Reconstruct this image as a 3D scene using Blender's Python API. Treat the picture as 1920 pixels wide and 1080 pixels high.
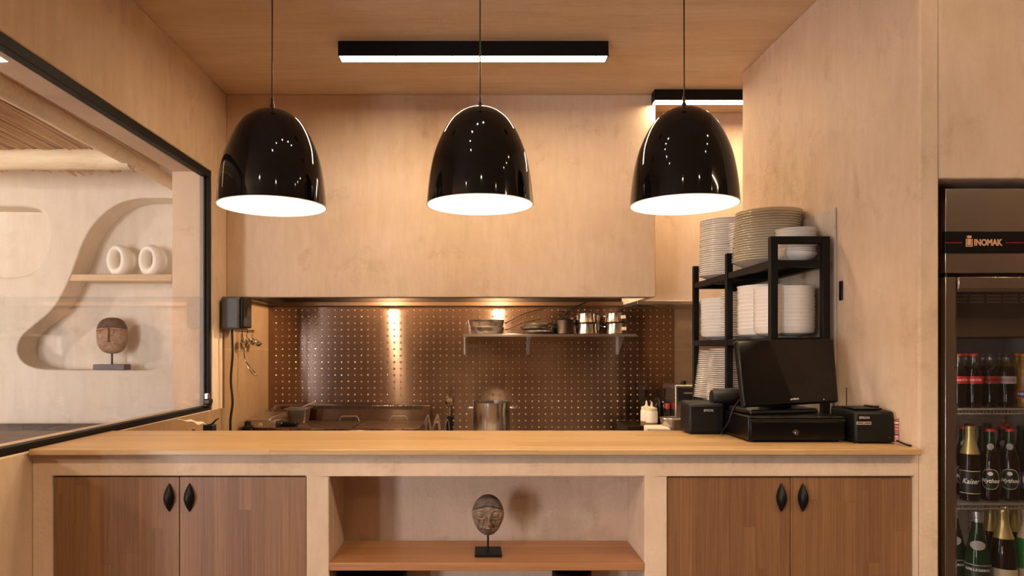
import bpy, bmesh, math, random
from mathutils import Vector, Matrix
random.seed(7)
S = bpy.context.scene
for o in list(bpy.data.objects): bpy.data.objects.remove(o)
COL = S.collection
PI = math.pi

# ------------------------------------------------------------------ camera
CAMZ = 1.43
cd = bpy.data.cameras.new('camera'); cam = bpy.data.objects.new('camera', cd); COL.objects.link(cam)
cam.location = (0, 0, CAMZ); cam.rotation_euler = (PI/2, 0, 0)
cd.sensor_width = 36; cd.lens = 25.0; cd.shift_x = 0.0328; cd.shift_y = 0.0599
cd.clip_start = 0.05; cd.clip_end = 60
S.camera = cam
FPX = 1333.3
def UX(u, Y): return (u-897)/FPX*Y
def VZ(v, Y): return CAMZ+(655-v)/FPX*Y

# ------------------------------------------------------------------ world, light, exposure
w = bpy.data.worlds.new('world'); S.world = w; w.use_nodes = True
w.node_tree.nodes['Background'].inputs[0].default_value = (0.80, 0.86, 1.0, 1)
w.node_tree.nodes['Background'].inputs[1].default_value = 0.5
WARM = (1.0, 0.71, 0.41)
NEUT = (1.0, 0.88, 0.80)
S.view_settings.view_transform = 'Standard'; S.view_settings.look = 'None'
S.view_settings.gamma = 1; S.view_settings.use_curve_mapping = False
S.view_settings.exposure = -0.07
S.cycles.max_bounces = 10; S.cycles.diffuse_bounces = 6; S.cycles.glossy_bounces = 5
S.cycles.transparent_max_bounces = 16; S.cycles.transmission_bounces = 6
S.cycles.sample_clamp_indirect = 6.0
S.cycles.blur_glossy = 0.5
# daylight comes in through two windows behind the camera, on the left: a wide one and a narrow one
for nm, x, wd, en in (('daylight_wide', -4.75, 1.0, 300), ('daylight_narrow', -3.33, 0.34, 55)):
    ld = bpy.data.lights.new(nm, 'AREA'); ld.shape = 'RECTANGLE'; ld.size = wd; ld.size_y = 2.0
    ld.energy = en; ld.color = (0.93, 0.94, 1.0)
    lo = bpy.data.objects.new(nm, ld); COL.objects.link(lo)
    lo.location = (x, -3.42, 1.25); lo.rotation_euler = (PI/2, 0, 0)   # faces +Y

# ------------------------------------------------------------------ materials
def srgb(r, g, b):
    f = lambda c: (c/255/12.92) if c/255 <= 0.04045 else ((c/255+0.055)/1.055)**2.4
    return (f(r), f(g), f(b), 1)
def base(name, col=(0.5,0.5,0.5,1), rough=0.5, metal=0.0, **kw):
    m = bpy.data.materials.new(name); m.use_nodes = True
    b = m.node_tree.nodes['Principled BSDF']
    b.inputs['Base Color'].default_value = col; b.inputs['Roughness'].default_value = rough
    b.inputs['Metallic'].default_value = metal
    for k, v in kw.items(): b.inputs[k.replace('_', ' ')].default_value = v
    return m
def N(m, t, **kw):
    n = m.node_tree.nodes.new(t)
    for k, v in kw.items(): setattr(n, k, v)
    return n
def L(m, a, b): m.node_tree.links.new(a, b)
def coords(m, scale=(1,1,1), rot=(0,0,0), kind='Object'):
    tc = N(m, 'ShaderNodeTexCoord'); mp = N(m, 'ShaderNodeMapping')
    mp.inputs['Scale'].default_value = scale; mp.inputs['Rotation'].default_value = rot
    L(m, tc.outputs[kind], mp.inputs['Vector']); return mp.outputs['Vector']
def noise(m, vec, scale, detail=4, rough=0.55, dist=0.0):
    n = N(m, 'ShaderNodeTexNoise'); n.inputs['Scale'].default_value = scale; n.inputs['Detail'].default_value = detail
    n.inputs['Roughness'].default_value = rough; n.inputs['Distortion'].default_value = dist
    L(m, vec, n.inputs['Vector']); return n
def ramp(m, fac, stops):
    r = N(m, 'ShaderNodeValToRGB'); e = r.color_ramp.elements
    e[0].position, e[0].color = stops[0]; e[1].position, e[1].color = stops[-1]
    for p, c in stops[1:-1]:
        x = e.new(p); x.color = c
    L(m, fac, r.inputs['Fac']); return r.outputs['Color']
def mixc(m, fac, a, b, blend='MIX'):
    n = N(m, 'ShaderNodeMix', data_type='RGBA', blend_type=blend)
    if isinstance(fac, float): n.inputs[0].default_value = fac
    else: L(m, fac, n.inputs[0])
    for s, v in ((6, a), (7, b)):
        if isinstance(v, tuple): n.inputs[s].default_value = v
        else: L(m, v, n.inputs[s])
    return n.outputs[2]
def bump(m, h, strength=0.2, dist=0.01):
    b = N(m, 'ShaderNodeBump'); b.inputs['Strength'].default_value = strength; b.inputs['Distance'].default_value = dist
    L(m, h, b.inputs['Height']); L(m, b.outputs['Normal'], m.node_tree.nodes['Principled BSDF'].inputs['Normal'])
def setc(m, out): L(m, out, m.node_tree.nodes['Principled BSDF'].inputs['Base Color'])

def plaster(name, a, b, dark, stretch=(1,1,1), bstr=0.35, rough=0.75):
    m = base(name, rough=rough)
    v = coords(m, stretch)
    n1 = noise(m, v, 1.1, 6, 0.6, 0.6); n2 = noise(m, v, 5.0, 8, 0.7, 0.3)
    c = ramp(m, n1.outputs['Fac'], [(0.36, a), (0.64, b)])
    f2 = ramp(m, n2.outputs['Fac'], [(0.56, (0,0,0,1)), (0.74, (0.75,0.75,0.75,1))])
    c = mixc(m, f2, c, dark); 
    v2 = coords(m, (stretch[0]*14, stretch[1]*14, stretch[2]*3.0)) if stretch == (1,1,1) else coords(m, tuple(s*7 for s in stretch))
    n3 = noise(m, v2, 1.4, 6, 0.65)
    f3 = ramp(m, n3.outputs['Fac'], [(0.3, (0.90,0.885,0.86,1)), (0.62, (1,1,1,1))])
    c = mixc(m, 1.0, c, f3, 'MULTIPLY'); setc(m, c)
    v3 = coords(m)
    n4 = noise(m, v3, 60, 8, 0.75)
    ad = N(m, 'ShaderNodeMath', operation='MULTIPLY_ADD'); L(m, n3.outputs['Fac'], ad.inputs[0]); ad.inputs[1].default_value = 0.6; L(m, n4.outputs['Fac'], ad.inputs[2])
    bump(m, ad.outputs[0], bstr, 0.006)
    return m
PL_A, PL_B, PL_D = srgb(222,195,170), srgb(208,178,150), srgb(186,152,122)
M = {}
M['plaster'] = plaster('warm_plaster', PL_A, PL_B, PL_D)
M['plaster_rough'] = plaster('rough_plaster', srgb(218,192,168), srgb(205,176,150), srgb(180,148,120), bstr=0.8)
M['plaster_ceil'] = plaster('brushed_ceiling_plaster', srgb(222,197,168), srgb(212,184,154), srgb(194,164,132), stretch=(0.45,4,1), bstr=0.4)
M['plaster_pale'] = plaster('pale_plaster', srgb(224,213,198), srgb(214,201,184), srgb(198,182,162), bstr=0.3)
M['plaster_dark'] = plaster('dark_dining_plaster', srgb(96,78,62), srgb(84,66,52), srgb(70,54,42))
M['plaster_grey'] = plaster('grey_plaster', srgb(196,182,166), srgb(180,165,150), srgb(160,145,130))

def wood(name, cols, axis='X', stave=0.06, length=0.7, rough=0.42, grain=0.5, bstr=0.06, offs=0.37):
    """glued staves running along axis; each stave has its own tone"""
    m = base(name, rough=rough)
    # brick texture works in XY; map stave length -> X, stave width -> Y
    tc = N(m, 'ShaderNodeTexCoord'); sp = N(m, 'ShaderNodeSeparateXYZ'); cb = N(m, 'ShaderNodeCombineXYZ')
    L(m, tc.outputs['Object'], sp.inputs[0])
    if axis == 'X': order = ('X', 'Y', 'Z')
    else: order = ('Z', 'X', 'Y')
    for i, k in enumerate(order): L(m, sp.outputs[k], cb.inputs[i])
    s2 = N(m, 'ShaderNodeSeparateXYZ'); L(m, cb.outputs[0], s2.inputs[0])
    dv = N(m, 'ShaderNodeMath', operation='DIVIDE'); L(m, s2.outputs[1], dv.inputs[0]); dv.inputs[1].default_value = stave
    fl = N(m, 'ShaderNodeMath', operation='FLOOR'); L(m, dv.outputs[0], fl.inputs[0])
    wn = N(m, 'ShaderNodeTexWhiteNoise', noise_dimensions='1D'); L(m, fl.outputs[0], wn.inputs['W'])
    ma = N(m, 'ShaderNodeMath', operation='MULTIPLY_ADD'); L(m, wn.outputs['Value'], ma.inputs[0]); ma.inputs[1].default_value = length*5.3; L(m, s2.outputs[0], ma.inputs[2])
    cb = N(m, 'ShaderNodeCombineXYZ'); L(m, ma.outputs[0], cb.inputs[0]); L(m, s2.outputs[1], cb.inputs[1]); L(m, s2.outputs[2], cb.inputs[2])
    br = N(m, 'ShaderNodeTexBrick'); br.offset = 0.0; br.offset_frequency = 2; br.squash = 1
    br.inputs['Scale'].default_value = 1; br.inputs['Brick Width'].default_value = length
    br.inputs['Row Height'].default_value = stave; br.inputs['Mortar Size'].default_value = 0.0006
    br.inputs['Mortar Smooth'].default_value = 0.3; br.inputs['Bias'].default_value = 0
    br.inputs['Color1'].default_value = (0,0,0,1); br.inputs['Color2'].default_value = (1,1,1,1)
    br.inputs['Mortar'].default_value = (0.15,0.15,0.15,1)
    L(m, cb.outputs[0], br.inputs['Vector'])
    tone = ramp(m, br.outputs['Color'], [(0.0, cols[0]), (0.5, cols[1]), (1.0, cols[2])])
    # grain, shifted per stave
    mu = N(m, 'ShaderNodeVectorMath', operation='MULTIPLY_ADD'); mu.inputs[1].default_value = (1,1,1)
    L(m, cb.outputs[0], mu.inputs[0])
    sc = N(m, 'ShaderNodeVectorMath', operation='SCALE'); L(m, br.outputs['Color'], sc.inputs[0]); sc.inputs['Scale'].default_value = 3.1
    L(m, sc.outputs[0], mu.inputs[2])
    mp = N(m, 'ShaderNodeMapping'); mp.inputs['Scale'].default_value = (1.6, 60, 60); L(m, mu.outputs[0], mp.inputs['Vector'])
    g = noise(m, mp.outputs['Vector'], 1.6, 6, 0.62, 1.0)
    mp2 = N(m, 'ShaderNodeMapping'); mp2.inputs['Scale'].default_value = (3, 200, 200); L(m, mu.outputs[0], mp2.inputs['Vector'])
    g2 = noise(m, mp2.outputs['Vector'], 1.2, 3, 0.5)
    gr = ramp(m, g.outputs['Fac'], [(0.3, (1-grain*0.55, 1-grain*0.66, 1-grain*0.75, 1)), (0.6, (1,1,1,1))])
    gr2 = ramp(m, g2.outputs['Fac'], [(0.35, (0.86,0.84,0.82,1)), (0.6, (1,1,1,1))])
    c = mixc(m, 1.0, tone, gr, 'MULTIPLY'); c = mixc(m, 1.0, c, gr2, 'MULTIPLY')
    dk = mixc(m, br.outputs['Fac'], c, (cols[0][0]*0.72, cols[0][1]*0.68, cols[0][2]*0.64, 1))
    setc(m, dk); bump(m, g.outputs['Fac'], bstr, 0.003)
    return m
M['wood_top'] = wood('oiled_pine_worktop', (srgb(174,138,94), srgb(184,148,104), srgb(194,159,115)), 'X', 0.055, 0.9, 0.36, 0.30)
M['wood_door'] = wood('stained_pine_doors', (srgb(121,83,54), srgb(129,90,60), srgb(138,98,67)), 'Z', 0.043, 0.62, 0.5, 0.45, 0.12)
M['wood_shelf'] = wood('stained_pine_shelf', (srgb(156,106,70), srgb(168,118,80), srgb(178,128,90)), 'X', 0.09, 1.3, 0.4, 0.4)
M['wood_pale'] = wood('pale_wood', (srgb(196,164,126), srgb(204,172,134), srgb(210,180,142)), 'X', 0.2, 3.0, 0.6, 0.25)

def log_mat():
    m = base('peeled_log', rough=0.7)
    n = noise(m, coords(m, (2,14,14)), 2.0, 6, 0.6, 1.2)
    setc(m, ramp(m, n.outputs['Fac'], [(0.2, srgb(180,142,102)), (0.4, srgb(228,204,168)), (0.7, srgb(240,222,190))]))
    bump(m, n.outputs['Fac'], 0.3, 0.01); return m
M['log'] = log_mat()
def reed_mat():
    m = base('dry_reed', rough=0.65)
    oi = N(m, 'ShaderNodeTexCoord'); n = noise(m, coords(m, (90, 1.5, 90)), 1.0, 3, 0.6)
    setc(m, ramp(m, n.outputs['Fac'], [(0.3, srgb(150,106,70)), (0.5, srgb(196,154,112)), (0.7, srgb(218,182,140))]))
    return m
M['reed'] = reed_mat()

def steel(name, col, rough, aniso=0.75, axis='Z', streak=True, scale=(2, 2, 260)):
    m = base(name, col, rough, 1.0)
    b = m.node_tree.nodes['Principled BSDF']
    if aniso:
        b.inputs['Anisotropic'].default_value = aniso; b.inputs['Anisotropic Rotation'].default_value = 0.25
        t = N(m, 'ShaderNodeTangent', direction_type='RADIAL', axis=axis); L(m, t.outputs[0], b.inputs['Tangent'])
    if streak:
        n = noise(m, coords(m, scale), 1.0, 4, 0.6)
        r = N(m, 'ShaderNodeMapRange'); r.inputs['To Min'].default_value = rough*0.92; r.inputs['To Max'].default_value = rough*1.08
        L(m, n.outputs['Fac'], r.inputs['Value']); L(m, r.outputs[0], b.inputs['Roughness'])
        n2 = noise(m, coords(m), 1.6, 4, 0.6)
        cc = ramp(m, n2.outputs['Fac'], [(0.3, tuple(c*0.82 for c in col[:3])+(1,)), (0.7, col)])
        setc(m, cc)
    return m
M['steel_panel'] = steel('brushed_steel_panel', srgb(158,132,116), 0.25, 1.0, 'Z', scale=(9,9,0.6))
def wavy(m):
    # the sheet is very slightly wavy
    n = noise(m, coords(m, (1.6, 1.6, 1.2)), 1.0, 1, 0.5, 0.2); bump(m, n.outputs['Fac'], 0.22, 0.004)
wavy(M['steel_panel'])
M['channel'] = base('grey_glazing_channel', srgb(132,122,114), 0.5)
M['dimple'] = base('dimple_glint_steel', srgb(236,214,196), 0.22, 1.0)  # paler than the sheet: glints on the dimples put into the colour
M['steel'] = steel('brushed_steel', srgb(205,195,185), 0.28, 0.5, 'Z')
M['steel_fridge'] = steel('fridge_steel', srgb(186,172,164), 0.22, 0.0, 'Z')
M['steel_pot'] = steel('pot_steel', srgb(222,215,208), 0.18, 0.8, 'Z', scale=(2,2,120))
M['gutter'] = base('shiny_gutter_steel', srgb(120,100,84), 0.22, 1.0)
M['steel_dark'] = steel('dark_hood_steel', srgb(66,54,46), 0.4, 0.0, 'Z')  # dark brown steel for hood parts, one saucepan and the sink unit
M['steel_greasy'] = base('greasy_griddle', srgb(110,84,64), 0.35, 0.9)
def griddle_mat():
    m = M['steel_greasy']; n = noise(m, coords(m, (3, 14, 3)), 2.5, 8, 0.7, 1.0)
    setc(m, ramp(m, n.outputs['Fac'], [(0.35, srgb(38,26,20)), (0.5, srgb(112,84,62)), (0.62, srgb(176,148,120))]))
    bump(m, n.outputs['Fac'], 0.3, 0.004)
griddle_mat()
M['chrome_soft'] = base('polished_pan_steel', srgb(236,228,220), 0.22, 1.0)
M['chrome'] = base('chrome', srgb(230,226,222), 0.08, 1.0)
M['black_gloss'] = base('black_gloss_enamel', (0.004,0.0035,0.0035,1), 0.05, 0.0, Specular_IOR_Level=0.36)
M['black_metal'] = base('matt_black_metal', srgb(6,5,5), 0.55, 0.0, Specular_IOR_Level=0.25)
M['black_plastic'] = base('black_plastic', srgb(7,6,6), 0.5, 0.0, Specular_IOR_Level=0.3)
M['black_satin'] = base('black_satin_plastic', srgb(6,5,5), 0.28, 0.0, Specular_IOR_Level=0.3)
M['grey_plastic'] = base('slate_grey_plastic', srgb(84,82,84), 0.5)
M['screen'] = base('dark_screen_glass', (0.003,0.0025,0.0025,1), 0.05, 0.0, Specular_IOR_Level=0.3)
M['rubber'] = base('black_rubber', srgb(10,9,9), 0.6)
M['dark_slot'] = base('dark_slot', (0.004,0.003,0.003,1), 0.8)
M['white_enamel'] = base('white_enamel', srgb(245,240,235), 0.5)
M['porcelain'] = base('white_porcelain', srgb(236,228,220), 0.18, 0.0, Coat_Weight=0.3)
M['ceramic_matt'] = base('matt_white_ceramic', srgb(244,238,226), 0.6)
M['bronze'] = base('dark_brown_metal', srgb(60,44,34), 0.35, 0.8)
M['white_plastic'] = base('white_plastic', srgb(226,214,198), 0.45, 0.0, Subsurface_Weight=0.0)
M['sauce'] = base('tan_sauce', srgb(120,92,70), 0.5)
M['paper'] = base('paper', srgb(232,214,188), 0.8)
M['leaf'] = base('dried_herb', srgb(96,74,40), 0.7)
M['silver_print'] = base('silver_print', srgb(190,180,172), 0.4, 0.4)
M['copper_print'] = base('copper_print', srgb(200,150,116), 0.4, 0.2)
M['grey_label'] = base('grey_label', srgb(150,128,112), 0.5)
M['red_print'] = base('red_print', srgb(170,24,24), 0.5)
M['foil_gold'] = base('gold_foil', srgb(222,200,130), 0.32, 0.7)
M['foil_silver'] = base('silver_foil', srgb(200,196,192), 0.3, 0.8)
M['label_red'] = base('red_label', srgb(206,40,30), 0.45)
M['label_darkred'] = base('dark_red_label', srgb(150,44,34), 0.45)
M['label_grey'] = base('silver_grey_label', srgb(168,158,156), 0.45)
M['label_orange'] = base('orange_label', srgb(222,110,30), 0.45)
M['label_black'] = base('black_label', srgb(30,30,26), 0.4)
M['label_green'] = base('dark_green_label', srgb(26,42,26), 0.4)
M['label_cream'] = base('cream_label', srgb(214,200,168), 0.5)
M['label_blue'] = base('blue_label', srgb(60,60,120), 0.45)
M['print_white'] = base('white_print', srgb(235,230,224), 0.5)
M['cap_red'] = base('red_cap', srgb(210,60,44), 0.35, 0.3)
M['cap_orange'] = base('orange_cap', srgb(220,110,40), 0.35, 0.3)
M['cap_dark'] = base('dark_cap', srgb(70,60,60), 0.35, 0.5)
M['cola'] = base('cola_in_glass', (0.006,0.003,0.002,1), 0.06, 0.0)
M['fanta'] = base('yellow_soda_in_glass', srgb(150,118,40), 0.08)
M['green_glass'] = base('dark_green_glass', (0.006,0.028,0.008,1), 0.05)
M['bright_green_glass'] = base('bright_green_glass', (0.01,0.22,0.04,1), 0.06)
M['brown_glass'] = base('dark_brown_glass', (0.010,0.005,0.003,1), 0.05)
M['fridge_white'] = base('fridge_liner', srgb(206,200,196), 0.5)
M['fridge_brown'] = base('fridge_evaporator_cover', srgb(86,66,50), 0.5)
M['wire'] = base('coated_wire', srgb(170,160,150), 0.35, 0.6)

def seethrough(name, tint, gloss=0.1, rough=0.02, body=None, bodymix=0.0):
    m = bpy.data.materials.new(name); m.use_nodes = True; nt = m.node_tree; nt.nodes.clear()
    out = N(m, 'ShaderNodeOutputMaterial'); tr = N(m, 'ShaderNodeBsdfTransparent'); tr.inputs[0].default_value = tint
    gl = N(m, 'ShaderNodeBsdfGlossy'); gl.inputs['Roughness'].default_value = rough; gl.inputs[0].default_value = (1,1,1,1)
    fr = N(m, 'ShaderNodeFresnel'); ge = N(m, 'ShaderNodeNewGeometry'); mr = N(m, 'ShaderNodeMapRange'); mr.inputs['To Min'].default_value = 1.52; mr.inputs['To Max'].default_value = 1/1.52
    L(m, ge.outputs['Backfacing'], mr.inputs['Value']); L(m, mr.outputs[0], fr.inputs[0])
    mx = N(m, 'ShaderNodeMixShader'); ad = N(m, 'ShaderNodeMath', operation='ADD'); ad.use_clamp = True
    L(m, fr.outputs[0], ad.inputs[0]); ad.inputs[1].default_value = gloss
    src = tr.outputs[0]
    if body:
        df = N(m, 'ShaderNodeBsdfDiffuse'); df.inputs[0].default_value = body
        m2 = N(m, 'ShaderNodeMixShader'); m2.inputs[0].default_value = bodymix
        L(m, tr.outputs[0], m2.inputs[1]); L(m, df.outputs[0], m2.inputs[2]); src = m2.outputs[0]
    L(m, ad.outputs[0], mx.inputs[0]); L(m, src, mx.inputs[1]); L(m, gl.outputs[0], mx.inputs[2]); L(m, mx.outputs[0], out.inputs[0])
    return m
M['pane'] = seethrough('window_pane', (0.97,0.97,0.96,1), 0.04)
M['door_glass'] = seethrough('fridge_door_glass', (0.78,0.76,0.76,1), 0.0)
M['clear_glass'] = seethrough('clear_bottle_glass', (0.85,0.88,0.86,1), 0.08)
M['plate_glass'] = seethrough('pressed_plate_glass', (0.97,0.96,0.93,1), 0.06, 0.08, srgb(226,214,192), 0.6)
M['plastic_film'] = seethrough('steel_in_film', (0.8,0.8,0.8,1), 0.3, 0.15, srgb(190,180,170), 0.5)

def emit(name, col, st):
    m = bpy.data.materials.new(name); m.use_nodes = True; nt = m.node_tree; nt.nodes.clear()
    out = N(m, 'ShaderNodeOutputMaterial'); e = N(m, 'ShaderNodeEmission')
    e.inputs[0].default_value = (*col, 1); e.inputs[1].default_value = st; L(m, e.outputs[0], out.inputs[0]); return m
SPOT_E = 75
E_STRIP, E_BULB, E_SPOT, E_HOOD, E_FRIDGE = 75.0, 140.0, 420.0, 2600.0, 14.0
M['lens'] = emit('warm_led_diffuser', (1.0,0.77,0.48), E_STRIP)
M['bulb'] = emit('frosted_bulb', (1.0,0.78,0.51), E_BULB)
M['spot_lens'] = emit('spot_lens', (1.0,0.78,0.50), E_SPOT)
M['hood_lens'] = emit('hood_lamp_lens', (1.0,0.76,0.48), E_HOOD)
M['fridge_led'] = emit('fridge_led', (1.0,0.95,0.9), E_FRIDGE)

def tile_mat():
    m = base('beige_tile', rough=0.4)
    tc = N(m, 'ShaderNodeTexCoord'); sp = N(m, 'ShaderNodeSeparateXYZ'); cb = N(m, 'ShaderNodeCombineXYZ'); L(m, tc.outputs['Object'], sp.inputs[0])
    ad = N(m, 'ShaderNodeMath', operation='ADD'); L(m, sp.outputs['X'], ad.inputs[0]); L(m, sp.outputs['Y'], ad.inputs[1])
    a2 = N(m, 'ShaderNodeMath', operation='ADD'); L(m, ad.outputs[0], a2.inputs[0]); a2.inputs[1].default_value = 1.52-4.60+6.0
    z2 = N(m, 'ShaderNodeMath', operation='ADD'); L(m, sp.outputs['Z'], z2.inputs[0]); z2.inputs[1].default_value = 0.6-1.43+3.0+0.0
    L(m, a2.outputs[0], cb.inputs[0]); L(m, z2.outputs[0], cb.inputs[1])
    br = N(m, 'ShaderNodeTexBrick'); br.offset = 0.0
    br.inputs['Scale'].default_value = 1; br.inputs['Brick Width'].default_value = 0.6; br.inputs['Row Height'].default_value = 0.6
    br.inputs['Mortar Size'].default_value = 0.0022; br.inputs['Color1'].default_value = srgb(166,132,98); br.inputs['Color2'].default_value = srgb(160,126,94)
    br.inputs['Mortar'].default_value = srgb(188,160,126); L(m, cb.outputs[0], br.inputs['Vector'])
    n = noise(m, coords(m), 6, 8, 0.7, 0.5); f = ramp(m, n.outputs['Fac'], [(0.35, (0.82,0.79,0.76,1)), (0.65, (1,1,1,1))])
    setc(m, mixc(m, 1.0, br.outputs['Color'], f, 'MULTIPLY')); return m
M['tile'] = tile_mat()
def fabric():
    m = base('charcoal_woven_fabric', rough=0.9); n = noise(m, coords(m, (260,260,260)), 1.0, 2)
    setc(m, ramp(m, n.outputs['Fac'], [(0.35, srgb(58,52,52)), (0.65, srgb(112,104,102))])); bump(m, n.outputs['Fac'], 0.5, 0.002); return m
M['fabric'] = fabric()
def mask_mat(name, a, b, c):
    m = base(name, rough=0.72); n = noise(m, coords(m, (30,30,30)), 1.6, 8, 0.72, 0.7)
    setc(m, ramp(m, n.outputs['Fac'], [(0.3, a), (0.5, b), (0.7, c)])); bump(m, n.outputs['Fac'], 0.45, 0.004); return m
M['mask_face'] = mask_mat('carved_stone_face', srgb(66,50,40), srgb(112,90,74), srgb(142,118,98))
M['mask_hair'] = mask_mat('carved_dark_cap', srgb(52,42,38), srgb(78,64,57), srgb(100,84,74))
M['mask_wood'] = mask_mat('carved_brown_wood', srgb(120,90,70), srgb(160,128,102), srgb(184,154,128))
def floor_mat():
    m = base('polished_concrete', rough=0.5); n = noise(m, coords(m), 2, 8, 0.6)
    setc(m, ramp(m, n.outputs['Fac'], [(0.3, srgb(74,62,52)), (0.7, srgb(96,80,68))])); return m
M['floor'] = floor_mat()
def stripes():
    m = base('striped_card', rough=0.7); n = N(m, 'ShaderNodeTexNoise'); n.inputs['Scale'].default_value = 1; n.inputs['Detail'].default_value = 0
    L(m, coords(m, (0.1,0.1,150)), n.inputs['Vector'])
    r = ramp(m, n.outputs['Fac'], [(0.3, srgb(60,60,90)), (0.42, srgb(200,90,80)), (0.5, srgb(220,200,180)), (0.6, srgb(214,110,90)), (0.7, srgb(120,60,60))]); setc(m, r); return m
M['stripes'] = stripes()

# ------------------------------------------------------------------ mesh helpers
class MB:
    def __init__(s): s.bm = bmesh.new(); s.mi = 0
    def _new(s, vs):
        fs = {f for v in vs for f in v.link_faces}
        for f in fs: f.material_index = s.mi
        return vs
    def box(s, a, b, rot=None, piv=None):
        c = [(x+y)/2 for x, y in zip(a, b)]; d = [abs(y-x) for x, y in zip(a, b)]
        r = bmesh.ops.create_cube(s.bm, size=1.0)['verts']
        for v in r: v.co = Vector((v.co.x*d[0]+c[0], v.co.y*d[1]+c[1], v.co.z*d[2]+c[2]))
        if rot is not None:
            p = Vector(piv if piv else c)
            for v in r: v.co = rot @ (v.co-p)+p
        s._new(r); return s
    def hexa(s, pts):      # 8 points: bottom 4 ccw, top 4 ccw
        v = [s.bm.verts.new(p) for p in pts]
        for q in ((0,3,2,1),(4,5,6,7),(0,1,5,4),(1,2,6,5),(2,3,7,6),(3,0,4,7)):
            s.bm.faces.new([v[i] for i in q]).material_index = s.mi
        return s
    def prism(s, poly, z0, z1, axis='Z'):
        def P(a, b, c): return {'Z': (a, b, c), 'Y': (a, c, b), 'X': (c, a, b)}[axis]
        lo = [s.bm.verts.new(P(x, y, z0)) for x, y in poly]; hi = [s.bm.verts.new(P(x, y, z1)) for x, y in poly]
        fs = [s.bm.faces.new(lo[::-1]), s.bm.faces.new(hi)]
        n = len(poly)
        for i in range(n): fs.append(s.bm.faces.new((lo[i], lo[(i+1) % n], hi[(i+1) % n], hi[i])))
        for f in fs: f.material_index = s.mi
        return s
    def lathe(s, prof, seg=40, c=(0,0,0), axis='Z', caps=True, wob=None):
        rings = []
        for r, z in prof:
            if r < 1e-6: rings.append([s.bm.verts.new(s._ax(0, 0, z, c, axis))]); continue
            ring = []
            for i in range(seg):
                a = 2*PI*i/seg; rr = r*(wob(a, z) if wob else 1)
                ring.append(s.bm.verts.new(s._ax(rr*math.cos(a), rr*math.sin(a), z, c, axis)))
            rings.append(ring)
        for A, B in zip(rings, rings[1:]):
            if len(A) == 1 and len(B) == 1: continue
            for i in range(seg):
                j = (i+1) % seg
                if len(A) == 1: f = (A[0], B[j], B[i])
                elif len(B) == 1: f = (A[i], A[j], B[0])
                else: f = (A[i], A[j], B[j], B[i])
                s.bm.faces.new(f).material_index = s.mi
        if caps:
            for R, fl in ((rings[0], True), (rings[-1], False)):
                if len(R) > 2: s.bm.faces.new(R[::-1] if fl else R).material_index = s.mi
        return s
    def _ax(s, x, y, z, c, axis):
        if axis == 'Z': p = (x, y, z)
        elif axis == 'Y': p = (x, z, y)
        else: p = (z, x, y)
        return (p[0]+c[0], p[1]+c[1], p[2]+c[2])
    def tube(s, pts, r, seg=10, closed=False, flat=1.0):
        pts = [Vector(p) for p in pts]; n = len(pts); rings = []
        rs = r if isinstance(r, (list, tuple)) else [r]*n
        up = None
        for i in range(n):
            if closed: t = (pts[(i+1) % n]-pts[i-1]).normalized()
            else: t = (pts[min(i+1, n-1)]-pts[max(i-1, 0)]).normalized()
            if up is None:
                up = Vector((0,0,1)) if abs(t.z) < 0.9 else Vector((1,0,0))
            a = t.cross(up).normalized(); up = a.cross(t).normalized()
            rings.append([s.bm.verts.new(pts[i]+(a*math.cos(2*PI*k/seg)+up*math.sin(2*PI*k/seg)*flat)*rs[i]) for k in range(seg)])
        m = n if closed else n-1
        for i in range(m):
            A, B = rings[i], rings[(i+1) % n]
            for k in range(seg):
                s.bm.faces.new((A[k], A[(k+1) % seg], B[(k+1) % seg], B[k])).material_index = s.mi
        if not closed:
            s.bm.faces.new(rings[0][::-1]).material_index = s.mi; s.bm.faces.new(rings[-1]).material_index = s.mi
        return s
    def build(s, name, mats, parent=None, smooth=True, bevel=0.0, seg=2, loc=None):
        bmesh.ops.recalc_face_normals(s.bm, faces=s.bm.faces)
        me = bpy.data.meshes.new(name); s.bm.to_mesh(me); s.bm.free()
        for mt in (mats if isinstance(mats, (list, tuple)) else [mats]): me.materials.append(M[mt] if isinstance(mt, str) else mt)
        o = bpy.data.objects.new(name, me); COL.objects.link(o)
        if parent: o.parent = parent
        if loc: o.location = loc
        if smooth:
            me.shade_smooth()
            me.set_sharp_from_angle(angle=math.radians(38))
        if bevel:
            b = o.modifiers.new('bevel', 'BEVEL'); b.width = bevel; b.segments = seg; b.limit_method = 'ANGLE'; b.angle_limit = math.radians(40)
        return o
def boxo(name, mat, a, b, parent=None, bevel=0.0): return MB().box(a, b).build(name, mat, parent, bevel=bevel)
def smooth_path(pts, k=8):
    P = [Vector(p) for p in pts]; out = []
    for i in range(len(P)-1):
        p0, p1, p2, p3 = P[max(i-1,0)], P[i], P[i+1], P[min(i+2, len(P)-1)]
        for j in range(k):
            t = j/k
            out.append(0.5*((2*p1)+(-p0+p2)*t+(2*p0-5*p1+4*p2-p3)*t*t+(-p0+3*p1-3*p2+p3)*t**3))
    out.append(P[-1]); return out
def tag(o, label, cat, group=None, kind=None):
    o['label'] = label; o['category'] = cat
    if group: o['group'] = group
    if kind: o['kind'] = kind
    return o
def thing(name, label, cat, loc=(0,0,0), group=None, rz=0.0):
    o = bpy.data.objects.new(name, None); COL.objects.link(o); o.location = loc; o.rotation_euler = (0,0,rz)
    o.empty_display_size = 0.1
    return tag(o, label, cat, group)
def struct(o): o['kind'] = 'structure'; return o
def copy_tree(o, parent=None):
    c = o.copy(); COL.objects.link(c); c.parent = parent
    for ch in list(o.children): copy_tree(ch, c)
    return c
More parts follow.
